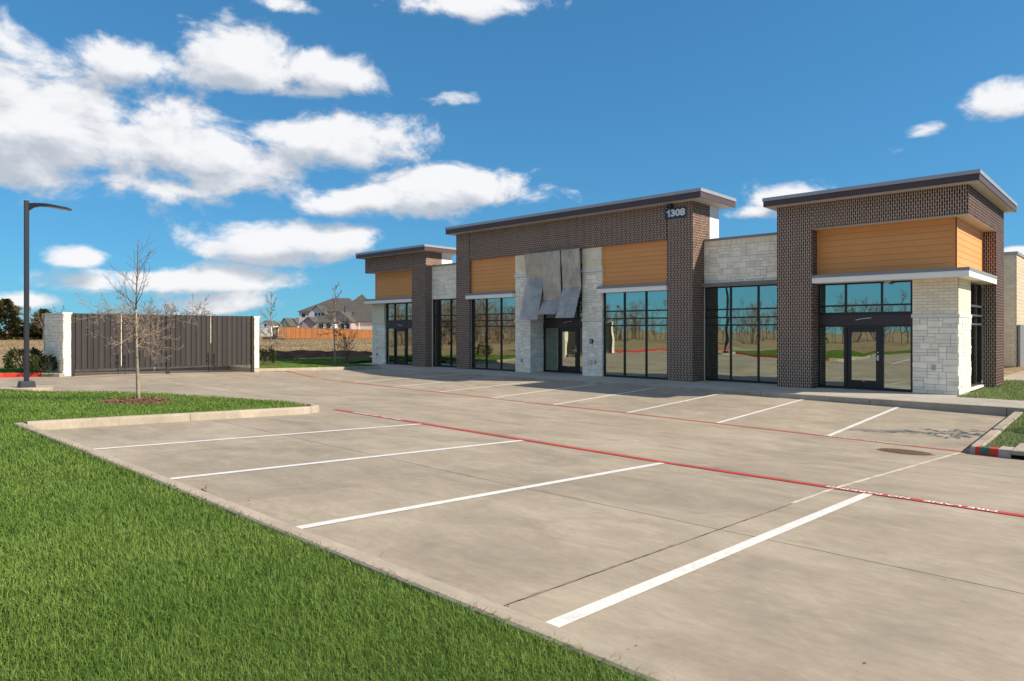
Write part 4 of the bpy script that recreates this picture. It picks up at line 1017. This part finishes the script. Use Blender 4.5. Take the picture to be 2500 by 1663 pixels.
# ------------------------------------------------------------------ trees
RMIN = 0.0034
def branch(mb, rd, p, d, L, r, lvl, maxl, up=0.15, wob=0.35, twigs=5, sub=0.55, nseg=5, sides=5, ang=(30, 65), start=0.25):
    global RMIN
    """one bent limb with its own side shoots"""
    pts = [p.copy()]; rad = [r]; d = d.normalized(); q = p.copy()
    for i in range(nseg):
        d = (d + Vector((rd.uniform(-wob, wob), rd.uniform(-wob, wob), rd.uniform(-wob, wob) + up)) * 0.45).normalized()
        q = q + d * (L / nseg); pts.append(q.copy()); rad.append(max(RMIN, r * (1 - 0.85 * (i + 1) / nseg)))
    mb.tube(pts, rad, sides if lvl == 0 else max(3, sides - lvl), cap=False)
    if lvl < maxl:
        for k in range(twigs):
            t = start + (1 - start) * (k + rd.random()) / twigs; i = min(int(t * nseg), nseg - 1); fpos = t * nseg - i
            b = pts[i].lerp(pts[i + 1], fpos); ax = (pts[i + 1] - pts[i]).normalized()
            o = ax.orthogonal().normalized(); o.rotate(Matrix.Rotation(rd.uniform(0, 6.283), 3, ax))
            a = R(rd.uniform(*ang)); nd = ax * math.cos(a) + o * math.sin(a)
            branch(mb, rd, b, nd, L * sub * rd.uniform(.55, 1.1) * (1.15 - .5 * t), rad[i] * .6, lvl + 1, maxl, up, wob, max(2, twigs - 1), sub, max(3, nseg - 1), sides, ang, start)
def chips(name, cx, cy, rx, zf, n, seed, parent=None):
    rd = np.random.default_rng(seed); mb = MB()
    # low mound with loose chips on it
    rings = 5; seg = 22; v = []; f = []
    for i in range(rings + 1):
        for j in range(seg):
            a = 2 * math.pi * j / seg; rr = rx * i / rings * (1 + .06 * math.sin(3 * a + seed)); x, y = cx + rr * math.cos(a), cy + rr * math.sin(a)
            v.append((x, y, float(zf(x, y)) + .07 * (1 - (i / rings) ** 2) - (.01 if i == rings else 0)))
    for i in range(rings):
        for j in range(seg): f.append((i * seg + j, i * seg + (j + 1) % seg, (i + 1) * seg + (j + 1) % seg, (i + 1) * seg + j))
    f = [tuple(reversed(q)) for q in f]
    mb.add(v, f)
    for k in range(n):
        a = rd.uniform(0, 6.283); rr = rx * 1.04 * math.sqrt(rd.random()); x, y = cx + rr * math.cos(a), cy + rr * math.sin(a)
        z = float(zf(x, y)) + .075 * max(0, 1 - (rr / rx) ** 2) + rd.uniform(.004, .022); l, w = rd.uniform(.03, .08), rd.uniform(.008, .018); b = rd.uniform(0, 3.14); tl = rd.uniform(-.5, .5)
        dx, dy = math.cos(b) * l / 2, math.sin(b) * l / 2; px, py = -math.sin(b) * w, math.cos(b) * w; dz = math.sin(tl) * l / 2
        mb.add([(x - dx - px, y - dy - py, z - dz), (x + dx - px, y + dy - py, z + dz), (x + dx + px, y + dy + py, z + dz + .006), (x - dx + px, y - dy + py, z - dz + .006)], [(0, 1, 2, 3)])
    return mb.build(name, 'mulch', parent)
def young_tree(name, x, y, z, H, seed, label, low, high, r0=0.055, bark='bark_pale', twig='twig', dense=22, reach=1.25, lean=(0, 0), group=None, hi_n=14, leader=None):
    rd = random.Random(seed); T = empty(name, (x, y, z), label, 'tree', group or 'young bare trees planted round the lot')
    mb = MB(); pts = []; rad = []
    n = 14
    for i in range(n + 1):
        t = i / n; pts.append(Vector((x + lean[0] * t + .035 * math.sin(t * 7 + seed), y + lean[1] * t + .035 * math.cos(t * 6), z - .05 + (H * .98 + .05) * t))); rad.append(max(.006, r0 * (1.15 if i == 0 else 1) * (1 - t) ** 1.1 + .004))
    kq = 8; mb.tube(pts[:kq + 1], rad[:kq + 1], 9); part('trunk', bark, T, mb, True); part('leader', leader or bark, T, MB().tube(pts[kq:], rad[kq:], 7), True)
    cr = MB()
    def trunk_at(h):
        t = min(max(h / H, 0), 1) * n; i = min(int(t), n - 1); return pts[i].lerp(pts[i + 1], t - i), rad[i]
    for k in range(dense):
        h = low[0] + (low[1] - low[0]) * (k + rd.random()) / dense; p, r = trunk_at(h); a = rd.uniform(0, 6.283); e = R(rd.uniform(-8, 32))
        branch(cr, rd, p, Vector((math.cos(a) * math.cos(e), math.sin(a) * math.cos(e), math.sin(e))), reach * rd.uniform(.45, 1.0), r * .34, 0, 2, 0.03, .5, 5, .5, 6, 5, (30, 75), .2)
    cr2 = MB()
    for k in range(hi_n):
        h = high[0] + (high[1] - high[0]) * (k + rd.random()) / hi_n; p, r = trunk_at(h); a = rd.uniform(0, 6.283); e = R(rd.uniform(35, 65)); f_ = 1 - (h - high[0]) / (H - high[0] + .01)
        branch(cr2, rd, p, Vector((math.cos(a) * math.cos(e), math.sin(a) * math.cos(e), math.sin(e))), reach * (.35 + .6 * f_) * rd.uniform(.6, 1.0), r * .5, 0, 1, 0.12, .35, 4, .5, 6, 5, (25, 55), .3)
    part('crown', twig, T, cr)
    part('leader_branches', leader or twig, T, cr2)
    return T
young_tree('bare_tree', -17.05, 5.55, lawnz(-17.05, 5.55) + .03, 3.8, 4, 'leafless young tree in a mulch ring on the lawn island', (1.2, 2.2), (2.1, 3.35), 0.040, dense=38, reach=1.25, leader='red_twig')
tag(chips('mulch_bed', -17.05, 5.55, 0.80, lawnz, 900, 1), 'brown mulch ring round the young tree on the lawn island', 'mulch', None, 'stuff')
RMIN = 0.011
young_tree('bare_tree', -33.6, 21.2, lawnz(-33.6, 21.2) + .02, 4.6, 9, 'thin leafless tree in a mulch ring close to the left end of the building', (1.7, 2.9), (2.7, 4.4), 0.05, twig='dark_twig', dense=14, reach=1.0)
tag(chips('mulch_bed', -33.6, 21.2, 0.75, lawnz, 350, 2), 'dark mulch ring under the thin tree by the building', 'mulch', None, 'stuff')
young_tree('bare_tree', -38.6, 20.0, fieldz(-38.6, 20.0), 4.5, 13, 'slender bare tree just right of the gated enclosure', (1.2, 2.4), (2.4, 4.3), 0.045, twig='grey_twig', dense=16, reach=1.2)
young_tree('bare_tree', -0.6, 20.15, lawnz(-0.6, 20.15), 3.9, 21, 'young bare tree outside the frame casting a shadow on the right stall', (1.3, 2.6), (2.4, 3.7), 0.05, dense=16, reach=0.8)
def shrubby(x, y, z, H, seed, label):
    rd = random.Random(seed); T = empty('bare_shrub', (x, y, z), label, 'shrub'); cr = MB()
    for k in range(7):
        a = rd.uniform(0, 6.283); branch(cr, rd, Vector((x, y, z - .03)), Vector((math.cos(a) * .4, math.sin(a) * .4, 1)), H * rd.uniform(.7, 1), .022, 0, 2, .12, .4, 5, .5, 6, 4, (25, 60), .3)
    part('stems', 'dark_twig', T, cr)
shrubby(-37.2, 24.4, lawnz(-37.2, 24.4), 1.9, 3, 'low leafless many-stemmed shrub behind the thin tree')
tag(chips('mulch_bed', -37.2, 24.4, 0.8, lawnz, 260, 3), 'dark mulch ring under the low bare shrub', 'mulch', None, 'stuff')
RMIN = 0.022
# spreading bare trees behind the gates and other growth in the field
def field_tree(x, y, H, seed, label, twig='grey_twig', spread=0.5, name='bare_tree'):
    z = float(fieldz(x, y)) - .1; rd = random.Random(seed); T = empty(name, (x, y, z), label, 'tree', 'bare trees in the field'); tr = MB(); cr = MB()
    tr.tube([(x, y, z), (x + .05, y, z + H * .18), (x, y + .05, z + H * .32)], [.16, .13, .11], 7); part('trunk', twig, T, tr)
    for k in range(9):
        a = rd.uniform(0, 6.283); e = R(rd.uniform(25, 75)); branch(cr, rd, Vector((x, y, z + H * rd.uniform(.2, .34))), Vector((math.cos(a) * math.cos(e) * (1 + spread), math.sin(a) * math.cos(e) * (1 + spread), math.sin(e))), H * rd.uniform(.5, .72), .06, 0, 3, .06, .35, 5, .52, 6, 4, (22, 50), .3)
    part('crown', twig, T, cr)
field_tree(-84.2, 30.7, 6.0, 31, 'bare tree with tangled crown behind the gates, the more left of two')
field_tree(-84.5, 33.9, 5.9, 37, 'round-headed bare tree behind the gates, the more right of two')
field_tree(-112.0, 24.5, 5.6, 41, 'grey leafless brush tree next to the dark evergreens', 'dark_twig')
field_tree(-104.0, 29.5, 5.0, 43, 'low bare tree whose top shows above the stone enclosure wall', 'dark_twig')
def cedar(x, y, H, rr, seed, label):
    z = float(fieldz(x, y)) - .1; rd = np.random.default_rng(seed); T = empty('evergreen_tree', (x, y, z), label, 'tree', 'evergreens at the field edge')
    part('trunk', 'dark_twig', T, MB().tube([(x, y, z), (x, y, z + H * .9)], [.14, .03], 6))
    n = 4200; t = rd.random(n) ** 1.15; h = t * H * .97 + .02
    prof = np.clip((1 - t) ** .7, .05, 1) * rr * (0.9 + .35 * np.sin(h * 5 + seed) * np.sin(h * 2.3)); a = rd.uniform(0, 6.283, n)
    lump = 1 + .25 * np.sin(a * 3 + h * 2) + .15 * np.sin(a * 7 - h * 5); r_ = prof * lump * np.sqrt(rd.uniform(.25, 1, n))
    mb = MB()
    for i in range(n):
        p = Vector((x + r_[i] * math.cos(a[i]), y + r_[i] * math.sin(a[i]), z + h[i])); s = rd.uniform(.25, .6)
        d = Vector((math.cos(a[i]), math.sin(a[i]), rd.uniform(.1, .9))).normalized(); q = d.orthogonal().normalized() * s * .35; q.rotate(Matrix.Rotation(rd.uniform(0, 6.28), 3, d))
        mb.add([p - q, p + q, p + d * s], [(0, 1, 2)])
    part('crown', 'cedar', T, mb)
cedar(-119.0, 21.5, 5.9, 3.2, 1, 'dark cone-shaped evergreen at the left edge behind the lamp post')
cedar(-116.0, 25.4, 4.4, 2.6, 2, 'smaller dark evergreen right of the cone-shaped one')
cedar(-124.0, 18.0, 4.8, 3.0, 3, 'bushy evergreen cut by the left edge of the picture')
def evergreen_shrub(x, y, z, H, rr, n, seed, label, leaf='shrub_leaf'):
    rd = np.random.default_rng(seed); r2 = random.Random(seed); T = empty('evergreen_shrub', (x, y, z), label, 'shrub', 'evergreen shrubs by the enclosure'); st = MB(); lf = MB()
    for k in range(9):
        a = r2.uniform(0, 6.283); st.tube([(x, y, z - .03), (x + math.cos(a) * rr * .35, y + math.sin(a) * rr * .35, z + H * .4), (x + math.cos(a) * rr * .7, y + math.sin(a) * rr * .7, z + H * r2.uniform(.6, .85))], [.012, .009, .004], 4, False)
    part('stems', 'dark_twig', T, st)
    for i in range(n):
        a = rd.uniform(0, 6.283); u = rd.uniform(-.6, 1); q = rd.uniform(.45, 1.0) ** .5; rad = math.sqrt(max(0, 1 - u * u * .8)) * q * (1 + .2 * math.sin(a * 4 + seed))
        p = Vector((x + rr * rad * math.cos(a), y + rr * rad * math.sin(a), z + H * (.42 + .52 * u * q)))
        if p.z < z: continue
        d = Vector((math.cos(a), math.sin(a), rd.uniform(.2, 1.4))).normalized(); s = rd.uniform(.07, .15); w = d.orthogonal().normalized() * s * .27; w.rotate(Matrix.Rotation(rd.uniform(0, 6.28), 3, d)); b = d.cross(w).normalized() * s * .12
        lf.add([p, p + d * s * .5 + w, p + d * s + b, p + d * s * .5 - w], [(0, 1, 2), (0, 2, 3)])
    part('leaves', leaf, T, lf)
evergreen_shrub(-31.9, 6.35, float(lawnz(-31.9, 6.35)), 1.0, .62, 1300, 5, 'glossy dark green shrub in front of the left stone wall')
evergreen_shrub(-30.85, 6.75, float(lawnz(-30.85, 6.75)), 0.75, .45, 700, 6, 'small yellowish shrub next to the dark shrub by the stone wall')
evergreen_shrub(-33.9, 17.2, float(lawnz(-33.9, 17.2)), 1.0, .55, 800, 7, 'sparse yellow-green shrub beside the right end of the enclosure')
tag(chips('mulch_bed', -33.9, 17.2, 0.7, lawnz, 260, 4), 'brown mulch ring under the sparse shrub by the enclosure', 'mulch', None, 'stuff')
# withered weeds on the near kerb
def weed(x, y, H, seed, label):
    rd = random.Random(seed); z = lz(x, y) + .12; T = empty('dead_weed', (x, y, z), label, 'weed', 'withered weeds at the near kerb'); cr = MB(); lf = MB()
    for k in range(6):
        a = rd.uniform(0, 6.283); p = Vector((x, y, z - .04)); d = Vector((math.cos(a) * .7, math.sin(a) * .7, 1))
        pts = [p]
        for i in range(4): d = (d + Vector((math.cos(a) * .35, math.sin(a) * .35, -.25))).normalized(); pts.append(pts[-1] + d * H / 4)
        cr.tube(pts, [.004, .0035, .003, .002, .002], 4, False)
        for q in pts[1:]:
            for _ in range(5):
                w = Vector((rd.uniform(-1, 1), rd.uniform(-1, 1), rd.uniform(-.6, 1))).normalized() * .026; u_ = w.orthogonal().normalized() * .009; o_ = q + Vector((rd.uniform(-.02, .02), rd.uniform(-.02, .02), rd.uniform(-.02, .02)))
                lf.add([o_ - u_, o_ + u_, o_ + w], [(0, 1, 2)])
    part('stems', 'dead_weed', T, cr); part('leaves', 'dead_leaf', T, lf)
weed(-6.45, 2.60, 0.20, 2, 'withered brown weed growing at the near kerb, the larger of two')
weed(-6.02, 2.58, 0.11, 3, 'small withered weed tuft at the near kerb')

# ------------------------------------------------------------------ manhole cover and storm inlet
mx_, my_ = -3.50, 14.86
mz = lz(mx_, my_)
MH = empty('manhole_cover', (mx_, my_, mz), 'round rusty ribbed manhole cover in the drive aisle', 'manhole cover')
def disc(r, z0, z1, n=40): return [(mx_ + r * math.cos(2 * math.pi * i / n), my_ + r * math.sin(2 * math.pi * i / n)) for i in range(n)]
def tilt(mb):   # follow the slope of the pavement
    mb.v = [(v[0], v[1], v[2] + lz(v[0], v[1])) for v in mb.v]; return mb
part('frame_ring', 'iron', MH, tilt(MB().prism(disc(.50, 0, 0), -.05, .004)))
part('cover_plate', 'iron', MH, tilt(MB().prism(disc(.46, 0, 0), -.04, .008)))
rb = MB()
for i in range(-11, 12):
    o_ = i * .039; h_ = math.sqrt(max(.0, .44 ** 2 - o_ ** 2))
    if h_ > .05: rb.box(mx_ - h_, mx_ + h_, my_ + o_ - .009, my_ + o_ + .009, .007, .014)
part('ribs', 'iron', MH, tilt(rb))
IN = empty('storm_inlet', (-1.0, 16.5, -2.45), 'concrete storm drain inlet with dark throat and red painted end', 'storm drain')
zi = lz(-2.4, 16.0)
part('painted_face', 'kerb_red', IN, MB().prism([(-2.56, 16.08), (-2.18, 16.04), (-2.18, 16.3), (-2.50, 16.3)], zi - .2, zi + .155))
part('sticker', 'teal_sticker', IN, MB().prism([(-2.47, 16.062), (-2.33, 16.049), (-2.33, 16.30), (-2.44, 16.30)], zi + .03, zi + .1575))
part('end_block', 'walk_concrete', IN, box(-2.178, -1.98, 16.03, 16.5, zi - .2, zi + .16))
part('lid', 'walk_concrete', IN, bevel(part('lid_slab', 'kerb_concrete', IN, box(-1.978, 4.0, 16.0, 17.2, zi + .075, zi + .165)), .02) and box(-1.9, 3.9, 16.3, 17.1, zi - .1, zi + .07))
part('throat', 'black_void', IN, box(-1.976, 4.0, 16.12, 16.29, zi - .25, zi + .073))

# ------------------------------------------------------------------ litter on the lot, dry clippings on the near kerb
def litter():
    rd = random.Random(8); mb = MB()
    for k in range(300):
        if k < 150: x, y = rd.uniform(-13, 4), rd.uniform(3.2, 16)
        elif k < 220: x, y = rd.uniform(-28, -4), rd.uniform(9, 21)
        else: x, y = rd.uniform(-12, 2), rd.uniform(2.75, 3.1)
        z = lz(x, y) + .004; l = rd.uniform(.004, .013); w = l * rd.uniform(.3, .7); a = rd.uniform(0, 6.28); h = rd.uniform(.002, .007)
        c, s_ = math.cos(a), math.sin(a)
        mb.add([(x - c * l, y - s_ * l, z), (x - s_ * w, y + c * w, z + .001), (x + c * l, y + s_ * l, z), (x + s_ * w, y - c * w, z + .001), (x, y, z + h)], [(0, 4, 1), (1, 4, 2), (2, 4, 3), (3, 4, 0)])
    tag(mb.build('litter', 'mulch'), 'crumbs of bark and leaf scattered over the concrete', 'litter', None, 'stuff')
litter()
def thatch():
    r_ = np.random.default_rng(12); mb = MB()
    for k in range(2600):
        x = -13.3 + 15.5 * r_.random() ** 0.8; clump = math.sin(x * 3.1) * math.sin(x * 1.3 + 1) + .35 * math.sin(x * 9)
        if r_.random() > .35 + .65 * max(0, clump): continue
        y = 2.53 + abs(r_.normal(0, .025)) - .03; z = lz(x, y) + (.118 if y < 2.52 else .152); a = r_.uniform(0, 6.28); l = r_.uniform(.02, .06); w = .0016 + .0004 * abs(x)
        dx, dy = math.cos(a) * l, math.sin(a) * l * .6; px, py = -math.sin(a) * w, math.cos(a) * w
        mb.add([(x - px, y - py, z), (x + px, y + py, z), (x + dx, y + dy, z + r_.uniform(.002, .03))], [(0, 1, 2)])
    tag(mb.build('dry_clippings', 'dry_grass'), 'dry straw clippings along the lawn edge of the near kerb', 'grass clippings', None, 'stuff')
thatch()

# ------------------------------------------------------------------ wooden fence and the houses behind the field
FN = empty('wooden_fence', (-100.8, 53.5, -1.2), 'long orange-brown board fence in front of the grey-roofed house', 'fence')
def fence_run(p0, p1, parent, m='wood_fence', h=1.83, z0=None, z1=None):
    p0, p1 = Vector(p0), Vector(p1); d = (p1 - p0); L = d.length; d /= L; n = Vector((-d.y, d.x)); k = int(L / .145); mb = MB()
    rd = random.Random(4)
    for i in range(k):
        a = p0 + d * (i * L / k); b = p0 + d * ((i + .94) * L / k); t = i / k; z = z0 + (z1 - z0) * t; e = rd.uniform(-.008, .008); hh = h + rd.uniform(-.012, .012)
        mb.prism([(a.x + n.x * e, a.y + n.y * e), (b.x + n.x * e, b.y + n.y * e), (b.x + n.x * (e + .018), b.y + n.y * (e + .018)), (a.x + n.x * (e + .018), a.y + n.y * (e + .018))], z, z + hh)
    o = part('pickets', m, parent, mb); o['kind'] = 'stuff'
    cp = MB(); w = n * .07
    cp.add([(p0.x - w.x, p0.y - w.y, z0 + h + .012), (p1.x - w.x, p1.y - w.y, z1 + h + .012), (p1.x + w.x, p1.y + w.y, z1 + h + .012), (p0.x + w.x, p0.y + w.y, z0 + h + .012), (p0.x - w.x, p0.y - w.y, z0 + h + .05), (p1.x - w.x, p1.y - w.y, z1 + h + .05), (p1.x + w.x, p1.y + w.y, z1 + h + .05), (p0.x + w.x, p0.y + w.y, z0 + h + .05)], [(3, 2, 1, 0), (4, 5, 6, 7), (0, 1, 5, 4), (1, 2, 6, 5), (2, 3, 7, 6), (3, 0, 4, 7)])
    part('top_rail', 'wood_rail', parent, cp)
    for i in range(0, int(L / 2.4) + 1):
        q = p0 + d * min(i * 2.4, L); z = z0 + (z1 - z0) * i * 2.4 / L; part('post', 'wood_rail', parent, box(q.x - .045, q.x + .045, q.y + .03, q.y + .12, z - .2, z + h))
fence_run((-100.8, 53.5), (-136.0, 104.0), FN, z0=-1.22, z1=-1.85)
FN2 = empty('wooden_fence', (-100.8, 53.5, -1.2), 'dark shaded board fence running away at the left of the orange one', 'fence')
fence_run((-100.9, 53.3), (-150.0, 78.0), FN2, 'wood_rail', z0=-1.22, z1=-1.3)

RAYF = 1667.0
def at(px, t, z=None, py=None):
    """point at depth t from the camera on the sight line of a column of the view"""
    u = (px - 1250) / RAYF
    x, y = (-sa + ca * u) * t, (ca + sa * u) * t
    zz = (808 - py) / RAYF * t if py is not None else z
    return Vector((x, y, zz))
def gable(mbw, mbr, c, ax, half_w, length, z_eave, z_ridge, z_base, over=0.35, hip=(0, 0)):
    """walls and gabled/hipped roof; ax = unit ridge direction, c = plan centre"""
    ax = Vector((ax[0], ax[1])).normalized(); n = Vector((-ax.y, ax.x)); c = Vector((c[0], c[1]))
    def P(a, b, z): q = c + ax * a + n * b; return (q.x, q.y, z)
    l, w = length / 2, half_w
    mbw.add([P(-l, -w, z_base), P(l, -w, z_base), P(l, w, z_base), P(-l, w, z_base), P(-l, -w, z_eave), P(l, -w, z_eave), P(l, w, z_eave), P(-l, w, z_eave)], [(3, 2, 1, 0), (0, 1, 5, 4), (1, 2, 6, 5), (2, 3, 7, 6), (3, 0, 4, 7), (4, 5, 6, 7)])
    sl = (z_ridge - z_eave) / w; ze = z_eave - over * sl
    if not hip[0]: mbw.add([P(-l, -w, z_eave), P(-l, w, z_eave), P(-l, 0, z_ridge)], [(0, 2, 1)])
    if not hip[1]: mbw.add([P(l, -w, z_eave), P(l, w, z_eave), P(l, 0, z_ridge)], [(0, 1, 2)])
    L0, L1 = -l - over, l + over; r0, r1 = (-l + hip[0] if hip[0] else L0), (l - hip[1] if hip[1] else L1); W_ = w + over; th = .12
    top = [P(L0, -W_, ze + th), P(L1, -W_, ze + th), P(L1, W_, ze + th), P(L0, W_, ze + th), P(r0, 0, z_ridge + th), P(r1, 0, z_ridge + th)]
    bot = [P(L0, -W_, ze), P(L1, -W_, ze), P(L1, W_, ze), P(L0, W_, ze), P(r0, 0, z_ridge), P(r1, 0, z_ridge)]
    mbr.add(top + bot, [(0, 1, 5, 4), (2, 3, 4, 5), (7, 6, 10, 11), (9, 8, 11, 10), (1, 0, 6, 7), (3, 2, 8, 9)] + ([(3, 0, 4), (6, 9, 10), (0, 3, 9, 6)] if hip[0] else [(0, 4, 10, 6), (4, 3, 9, 10)]) + ([(1, 2, 5), (8, 7, 11), (2, 1, 7, 8)] if hip[1] else [(5, 1, 7, 11), (2, 5, 11, 8)]))
fx = Vector((-sa, ca)); rx = Vector((ca, sa))           # away from the camera, to the right
HK = 1.26
HS = empty('brick_house', at(840, 140, -1.5), 'two storey house with grey shingle hip roof and pale brick walls behind the fence', 'house')
def house_block(name, wall_m, px0, px1, t0, depth, py_eave, py_ridge, ridge='across', hip=(0, 0), roof_m='shingle'):
    t0 *= HK; depth *= HK; hip = (hip[0] * HK, hip[1] * HK)
    a, b = at(px0, t0, 0), at(px1, t0, 0); ze = (808 - py_eave) / RAYF * t0; tr = t0 + (depth / 2 if ridge == 'across' else 0); zr = (808 - py_ridge) / RAYF * tr
    d = (b - a); wd = math.hypot(d.x, d.y); ax = Vector((d.x, d.y)).normalized(); n = Vector((-ax.y, ax.x)); c = Vector(((a.x + b.x) / 2, (a.y + b.y) / 2)) + n * depth / 2
    mw, mr_ = MB(), MB()
    if ridge == 'across': gable(mw, mr_, c, ax, depth / 2, wd, ze, zr, -2.0, hip=hip)
    else: gable(mw, mr_, c, n, wd / 2, depth, ze, zr, -2.0, hip=hip)
    w = part(name, wall_m, HS, mw); part('roof', roof_m, w, mr_)
    return w, a, ax, n, t0
def pane_on(w, a, ax, n, t0, px0, px1, py0, py1, name='window', m='dark_glass', proud=.05):
    p = at(px0, t0, 0); q = at(px1, t0, 0); z1, z0 = (808 - py0) / RAYF * t0, (808 - py1) / RAYF * t0
    o = Vector((p.x, p.y)); e = Vector((q.x, q.y)); f_ = n * -proud
    fr = MB(); k = .09
    def slabm(s0, s1, z0, z1, d0, d1):
        A = o + ax * s0; Bq = o + ax * s1; return MB().prism([(A.x + n.x * d0, A.y + n.y * d0), (Bq.x + n.x * d0, Bq.y + n.y * d0), (Bq.x + n.x * d1, Bq.y + n.y * d1), (A.x + n.x * d1, A.y + n.y * d1)], z0, z1)
    L_ = (e - o).length
    g_ = part(name, 'house_trim', w, slabm(-.08, L_ + .08, z0 - .08, z1 + .08, -.03, .0))
    part('pane', m, w, slabm(0, L_, z0, z1, -.05, -.031))
# main two-storey mass, front gables and wings
w1 = house_block('wall', 'house_white', 730, 872, 150, 11, 760, 729, 'across', hip=(6, 3))
pane_on(*w1, 737, 746, 765, 774)
w2 = house_block('wall', 'house_white', 753, 792, 146, 6, 766, 747, 'deep')
for px in (769, 777, 785): pane_on(*w2, px, px + 5, 763.5, 772)
w3 = house_block('wall', 'house_cream', 826, 916, 148, 10, 762, 720, 'across', hip=(3.9, 3.9))
w4 = house_block('wall', 'house_brick', 737, 768, 138, 8, 789, 774, 'deep')
w5 = house_block('wall', 'house_cream', 768, 812, 142, 5, 788, 772, 'across')
w6 = house_block('wall', 'house_brick', 800, 857, 136, 9, 784, 760, 'deep')
for px in (832, 845): pane_on(*w6, px, px + 9, 790, 803)
w7 = house_block('wall', 'house_cream', 846, 935, 140, 12, 784, 737, 'across', hip=(3, 0))
w8 = house_block('wall', 'house_trim', 771, 815, 133, 4, 787, 776, 'across', hip=(2, 2))
for px in (779, 797): pane_on(*w8, px, px + 10, 790, 802)
part('roof_vent', 'dark_glass', HS, box(*[v for p in [at(842, 139.0 * HK, 0)] for v in (p.x - .1, p.x + .1, p.y - .1, p.y + .1)], 4.6, 6.4))
part('downpipe', 'house_trim', HS, box(*[v for p in [at(877, 139.0 * HK, 0)] for v in (p.x - .06, p.x + .06, p.y - .06, p.y + .06)], -2, 2.1))
# farther, smaller houses left of it
def far_house(px, t, wpx, py_e, py_r, label, wall_m):
    global HS
    HS = empty('distant_house', at(px, t, -1.5), label, 'house', 'small houses behind the fence')
    w = house_block('wall', wall_m, px - wpx / 2, px + wpx / 2, t, 9, py_e, py_r, 'deep'); pane_on(*w, px - 2.5, px + 2.5, py_e - 1, py_e + 5)
far_house(694, 172, 24, 793, 777, 'small gabled brick house showing over the fence left of the big house', 'house_brick')
far_house(716, 178, 22, 791, 778, 'tan gabled house close to the left wall of the big house', 'house_cream')
far_house(648, 220, 24, 792, 783, 'far low house with pale roof just right of the enclosure', 'house_trim')
far_house(725, 215, 16, 790, 776, 'far pale gable peeping between the tan gable and the big house', 'house_trim')
gf_ = at(693.5, 111, 0)
GP = empty('green_parasol', (gf_.x, gf_.y, -1.3), 'furled green parasol sticking up behind the wooden fence', 'parasol')
part('canopy', 'green_cloth', GP, MB().tube([(gf_.x, gf_.y, .55), (gf_.x, gf_.y, .9), (gf_.x, gf_.y, 1.65)], [.14, .2, .03], 7)); part('pole', 'dark_twig', GP, MB().tube([(gf_.x, gf_.y, -1.3), (gf_.x, gf_.y, .56)], [.03, .03], 6))

# ------------------------------------------------------------------ leafless wood across the drive (mirrored in the shop glass)
def woodland():
    rd = random.Random(77); mb = MB()
    for k in range(620):
        f_ = rd.random()
        if f_ < .5: x, y = rd.uniform(-95, -58), rd.uniform(-45, 4)
        else: x, y = rd.uniform(-75, 30), rd.uniform(-62, -42)
        z = -1.8; H = rd.uniform(4, 7); top = Vector((x + rd.uniform(-.6, .6), y + rd.uniform(-.6, .6), z + H))
        mb.tube([(x, y, z), Vector((x, y, z)).lerp(top, .5), top], [.06, .04, .012], 3, False)
        for j in range(16):
            t = rd.uniform(.2, .95); p = Vector((x, y, z)).lerp(top, t); a = rd.uniform(0, 6.283); L_ = H * rd.uniform(.15, .35) * (1.2 - t)
            q = p + Vector((math.cos(a) * .8, math.sin(a) * .8, rd.uniform(.3, 1))) * L_
            mb.tube([p, q], [.022, .01], 3, False)
            for m_ in range(3):
                s_ = p.lerp(q, rd.uniform(.3, 1)); mb.tube([s_, s_ + Vector((rd.uniform(-1, 1), rd.uniform(-1, 1), rd.uniform(0, 1))) * .7], [.02, .01], 3, False)
    tag(mb.build('woodland', 'wood_twig'), 'leafless woodland across the drive, mirrored in the shop windows', 'woodland', None, 'stuff')
woodland()
